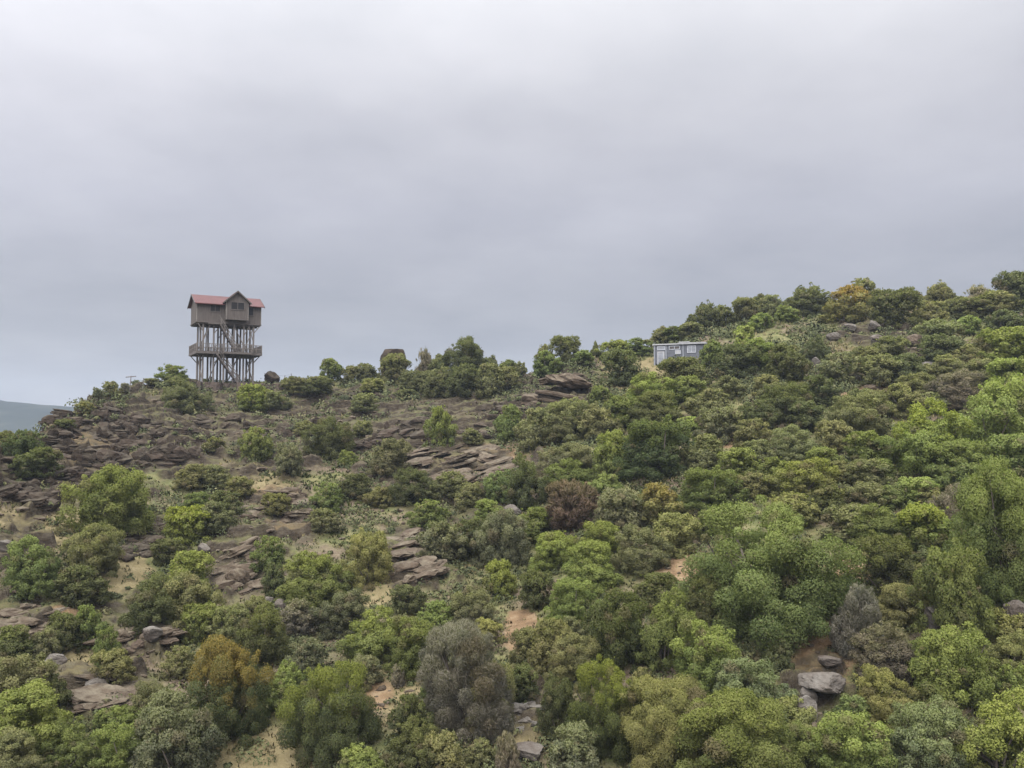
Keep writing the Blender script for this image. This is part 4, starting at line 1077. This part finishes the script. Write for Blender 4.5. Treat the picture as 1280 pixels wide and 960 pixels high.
stairs(.95, 3.25, -1.35, 6.6, -2.35)
stairs(1.35, -.25, -1.75, 3.2, -2.45)
b = MB(); b.box((-2.6, -2.75, 6.33), (-.9, -1.75, 6.45)); b.build('landing', M['deck_wood'], TW)
# cabin
b = MB()
b.prism([(-4.0, -2.15, 6.62), (-4.0, 2.15, 6.62), (-4.0, 2.15, 9.0), (-4.0, 0, 10.25), (-4.0, -2.15, 9.0)], (8.0, 0, 0)); wall = b.build('cabin_wall', M['wall_wood'], TW)
b = MB(); b.box((-4.08, -2.23, 6.5), (4.08, 2.23, 6.618)); b.build('cabin_floor', M['deck_wood'], TW)
for z in np.arange(6.9, 9.0, .26):      # lapped boards
    pass
b = MB()
for s in (-1, 1):
    b.prism([(-4.35, 0, 10.33), (-4.35, s * 2.62, 8.80), (-4.35, s * 2.62, 8.90), (-4.35, 0, 10.45)], (8.7, 0, 0))
b.build('roof', M['roof'], TW)
b = MB()
for u in (-4.40, 4.35):
    for s in (-1, 1): b.prism([(u, 0, 10.26), (u, s * 2.66, 8.70), (u, s * 2.66, 8.92), (u, 0, 10.48)], (.05, 0, 0))
b.build('verge_board', M['frame_dark'], TW)
# projecting gable bay
b = MB()
b.prism([(-.55, -2.95, 6.95), (2.15, -2.95, 6.95), (2.15, -2.95, 9.35), (.8, -2.95, 10.72), (-.55, -2.95, 9.35)], (0, .79, 0)); b.build('gable_bay', M['wall_wood'], TW)
b = MB()
b.prism([(-.55, -2.155, 9.35), (2.15, -2.155, 9.35), (.8, -2.155, 10.72)], (0, 2.0, 0)); b.build('gable_loft', M['wall_wood'], TW)
b = MB()
for s in (-1, 1):
    b.prism([(.8, -3.25, 10.74), (.8 + s * 1.72, -3.25, 9.08), (.8 + s * 1.72, -3.25, 9.19), (.8, -3.25, 10.88)], (0, 3.2, 0))
b.build('gable_roof', M['roof'], TW)
b = MB()
for s in (-1, 1):
    b.prism([(.8, -3.30, 10.66), (.8 + s * 1.76, -3.30, 8.98), (.8 + s * 1.76, -3.30, 9.2), (.8, -3.30, 10.9)], (0, .045, 0))
b.build('gable_verge_board', M['wall_wood'], TW)
for a_, v in ((-3.1, -2.16),):
    pass


def tower_window(u0, u1, z0_, z1, v, mull):
    b = MB()
    b.box((u0 - .09, v - .06, z0_ - .09), (u1 + .09, v - .004, z0_)); b.box((u0 - .09, v - .06, z1), (u1 + .09, v - .004, z1 + .09))
    b.box((u0 - .09, v - .06, z0_), (u0, v - .004, z1)); b.box((u1, v - .06, z0_), (u1 + .09, v - .004, z1))
    for q in range(1, mull):
        u = u0 + (u1 - u0) * q / mull; b.box((u - .035, v - .055, z0_), (u + .035, v - .004, z1))
    w = b.build('window', M['deck_wood'], TW)
    b = MB(); b.box((u0, v - .03, z0_), (u1, v - .006, z1)); b.build('pane', M['glass_dark'], w)


tower_window(-2.35, -1.2, 8.0, 8.72, -2.15, 2)
tower_window(.05, 1.65, 8.3, 9.2, -2.95, 2)
tower_window(2.45, 3.0, 7.75, 8.7, -2.15, 1)
for u in (-4.04, 4.0, -.6, 2.15):
    b = MB()
    v = -2.19 if abs(u) > 3 else -2.99
    z0_ = 6.62 if abs(u) > 3 else 6.95
    b.box((u, v, z0_), (u + .05, v + .05, 8.85 if abs(u) > 3 else 9.3))
    b.build('corner_board', M['pale_wood'], TW)

for o in bpy.data.objects:
    if o.parent == TW or (o.parent and o.parent.parent == TW):
        for v in o.data.vertices:
            v.co.x *= .955
            v.co.z = float(np.interp(v.co.z, [-2, 0, 3.11, 4.3, 6.5, 6.62, 9.0, 10.3, 10.9], [-2, 0, 3.72, 4.85, 7.38, 7.5, 9.78, 10.9, 11.42]))

# dry stone bank the tower stands on
def bank():
    xs = np.linspace(244, 372, 60); Vt = []
    rows = 6
    for k, x in enumerate(xs):
        X0, Y0, Z0, r0 = hit(x, 489)
        top = TZ + .05 - .25 * sstep(350, 372, np.array(x)) + .1 * (fbm(np.array(x / 9), np.array(.3), 3, 2) - .5)
        nx, ny = X0 / r0, Y0 / r0
        for j in range(rows):
            q = j / (rows - 1)
            z = (Z0 - .5) + (top - Z0 + .5) * q
            o = 1.1 * q + .25 * (vnoise(np.array(x / 3.), np.array(j * 1.3), 6) - .5)
            Vt.append((X0 + nx * o, Y0 + ny * o, float(z)))
        Vt.append((X0 + nx * 3.8, Y0 + ny * 3.8, float(top) + .0))
    w_ = rows + 1; i = np.arange(len(xs) * w_).reshape(len(xs), w_)
    Fb = np.stack([i[:-1, :-1], i[1:, :-1], i[1:, 1:], i[:-1, 1:]], -1).reshape(-1, 4)
    V = np.array(Vt); c = V.mean(0)
    o = link('stone_bank', mesh_np('stone_bank', V - c, Fb, [mk_rock('dark_earth_and_stone', (.026, .020, .016), (.047, .036, .030), (.065, .052, .043))], smooth=False)); o.location = c
    tag(o, 'dark brown stone bank under the stilts of the watchtower', 'bank')


bank()

# wire fence beside the tower
fx = [(331, 478), (338, 477), (347, 477), (356, 477), (364, 478)]
fr = tag(empty('wire_fence', hit(*fx[0])[:3]), 'thin wire fence on the ridge right of the watchtower', 'fence')
o0 = Vector(fr.location); tops = []
for x, y in fx:
    p = Vector(hit(x, y)[:3]) - o0; b = MB(); b.bar(p + Vector((0, 0, -.3)), p + Vector((0, 0, 1.15)), .05, .04, 6); b.build('post', M['pole_wood'], fr); tops.append(p)
b = MB()
for h in (.5, 1.05):
    for p, q in zip(tops, tops[1:]): b.bar(p + Vector((0, 0, h)), q + Vector((0, 0, h)), .016)
b.build('wire', M['pole_wood'], fr)
for (x, y, h, lab) in ((162, 490, 1.7, 'thin leaning stake left of the two on the left end of the ridge'), (178, 486, 1.2, 'short weathered stake between the tall stake and the bush beside the watchtower')):
    X0, Y0, Z0, r0 = hit(x, y); b = MB(); b.bar((0, 0, -.3), (.12, 0, h), .06, .045, 6)
    if h > 1.5: b.bar((-.45, 0, h - .15), (.65, 0, h - .05), .05, .05, 6)
    o = b.build('wooden_stake', M['pole_wood']); o.location = (X0, Y0, Z0); tag(o, lab, 'stake', 'stakes on the ridge')

# ------------------------------------------------------------------ grey cabin
x0, y0, z0_, r0 = hit(817.5, 456.5)
CB = tag(empty('prefab_cabin', (x0, y0, z0_ - .05), math.radians(-20)), 'blue grey prefabricated cabin with white roof edge half hidden by bushes near the ridge', 'cabin')
CB.scale = [math.sqrt(x0 * x0 + y0 * y0 + z0_ * z0_) / 113.5] * 3
Lc, Dc, Hc = 6.4, 4.6, 2.55
b = MB(); b.box((0, 0, -1.2), (Lc, Dc, Hc)); b.build('wall', M['cabin'], CB)
b = MB(); b.box((-.15, -.18, Hc + .003), (Lc * .47, Dc + .15, Hc + .15)); b.build('roof', M['white'], CB)
b = MB(); b.box((Lc * .47 + .004, -.24, Hc + .003), (Lc + .15, Dc + .15, Hc + .22)); b.build('roof', M['offwhite'], CB)
b = MB(); b.box((Lc * .5, -.26, Hc + .225), (Lc * .7, 1.2, Hc + .34)); b.build('roof_box', M['white'], CB)
b = MB()
for u in (0.0, 1.48, 3.62, Lc - .12): b.box((u, -.06, -1.0), (u + .12, -.004, Hc))
b.build('corner_post', mk_flat('dull_white_trim', (.19, .20, .225)), CB)
b = MB(); b.box((.55, -.045, 0), (1.2, -.004, 1.62)); dr = b.build('door', M['glass_pale'], CB)
b = MB(); b.box((.44, -.07, 0), (.55, -.004, 1.75)); b.box((1.2, -.07, 0), (1.34, -.004, 1.75)); b.box((.55, -.07, 1.625), (1.2, -.004, 1.75)); b.build('door_frame', M['white'], dr)
for (u0, u1, w0, w1, mt) in ((.5, 1.35, 2.0, 2.35, 'glass_pale'), (2.75, 3.3, 1.45, 1.80, 'white'), (4.25, 5.2, 1.55, 2.3, 'glass_pale'), (2.0, 3.2, 2.02, 2.34, 'frame_dark')):
    b = MB()
    b.box((u0 - .07, -.06, w0 - .07), (u1 + .07, -.004, w0)); b.box((u0 - .07, -.06, w1), (u1 + .07, -.004, w1 + .07)); b.box((u0 - .07, -.06, w0), (u0, -.004, w1)); b.box((u1, -.06, w0), (u1 + .07, -.004, w1))
    if u1 - u0 > .9: b.box(((u0 + u1) / 2 - .03, -.055, w0), ((u0 + u1) / 2 + .03, -.004, w1))
    w = b.build('window', mk_flat('grey_window_frame', (.30, .31, .34)), CB)
    b = MB(); b.box((u0, -.03, w0), (u1, -.006, w1)); b.build('pane', M[mt], w)
# arched sheet canopy over the right hand end
b = MB(); n = 10; pts = []
for k in range(n + 1):
    q = k / n; pts.append((Lc + .2, .2 + q * 4.2, Hc - .5 + .45 * math.sin(PI * q)))
for k in range(n):
    a_, c_ = pts[k], pts[k + 1]
    b.prism([a_, c_, (c_[0], c_[1], c_[2] + .07), (a_[0], a_[1], a_[2] + .07)], (1.5, 0, 0))
cn = b.build('canopy', mk_flat('grey_canopy_sheet', (.17, .17, .175)), CB)
for v in (.3, 4.3):
    b = MB(); b.bar((Lc + 1.6, v, -1.0), (Lc + 1.6, v, Hc - .5), .06, .06, 6); b.build('canopy_post', M['white'], cn)

# ------------------------------------------------------------------ render settings
vs = SC.view_settings; vs.view_transform = 'Standard'; vs.look = 'None'; vs.exposure = .92; vs.gamma = 1; vs.use_curve_mapping = False
cy = SC.cycles
cy.use_denoising = True; cy.max_bounces = 6; cy.diffuse_bounces = 3; cy.transmission_bounces = 3; cy.volume_bounces = 1; cy.transparent_max_bounces = 6
cy.use_adaptive_sampling = True
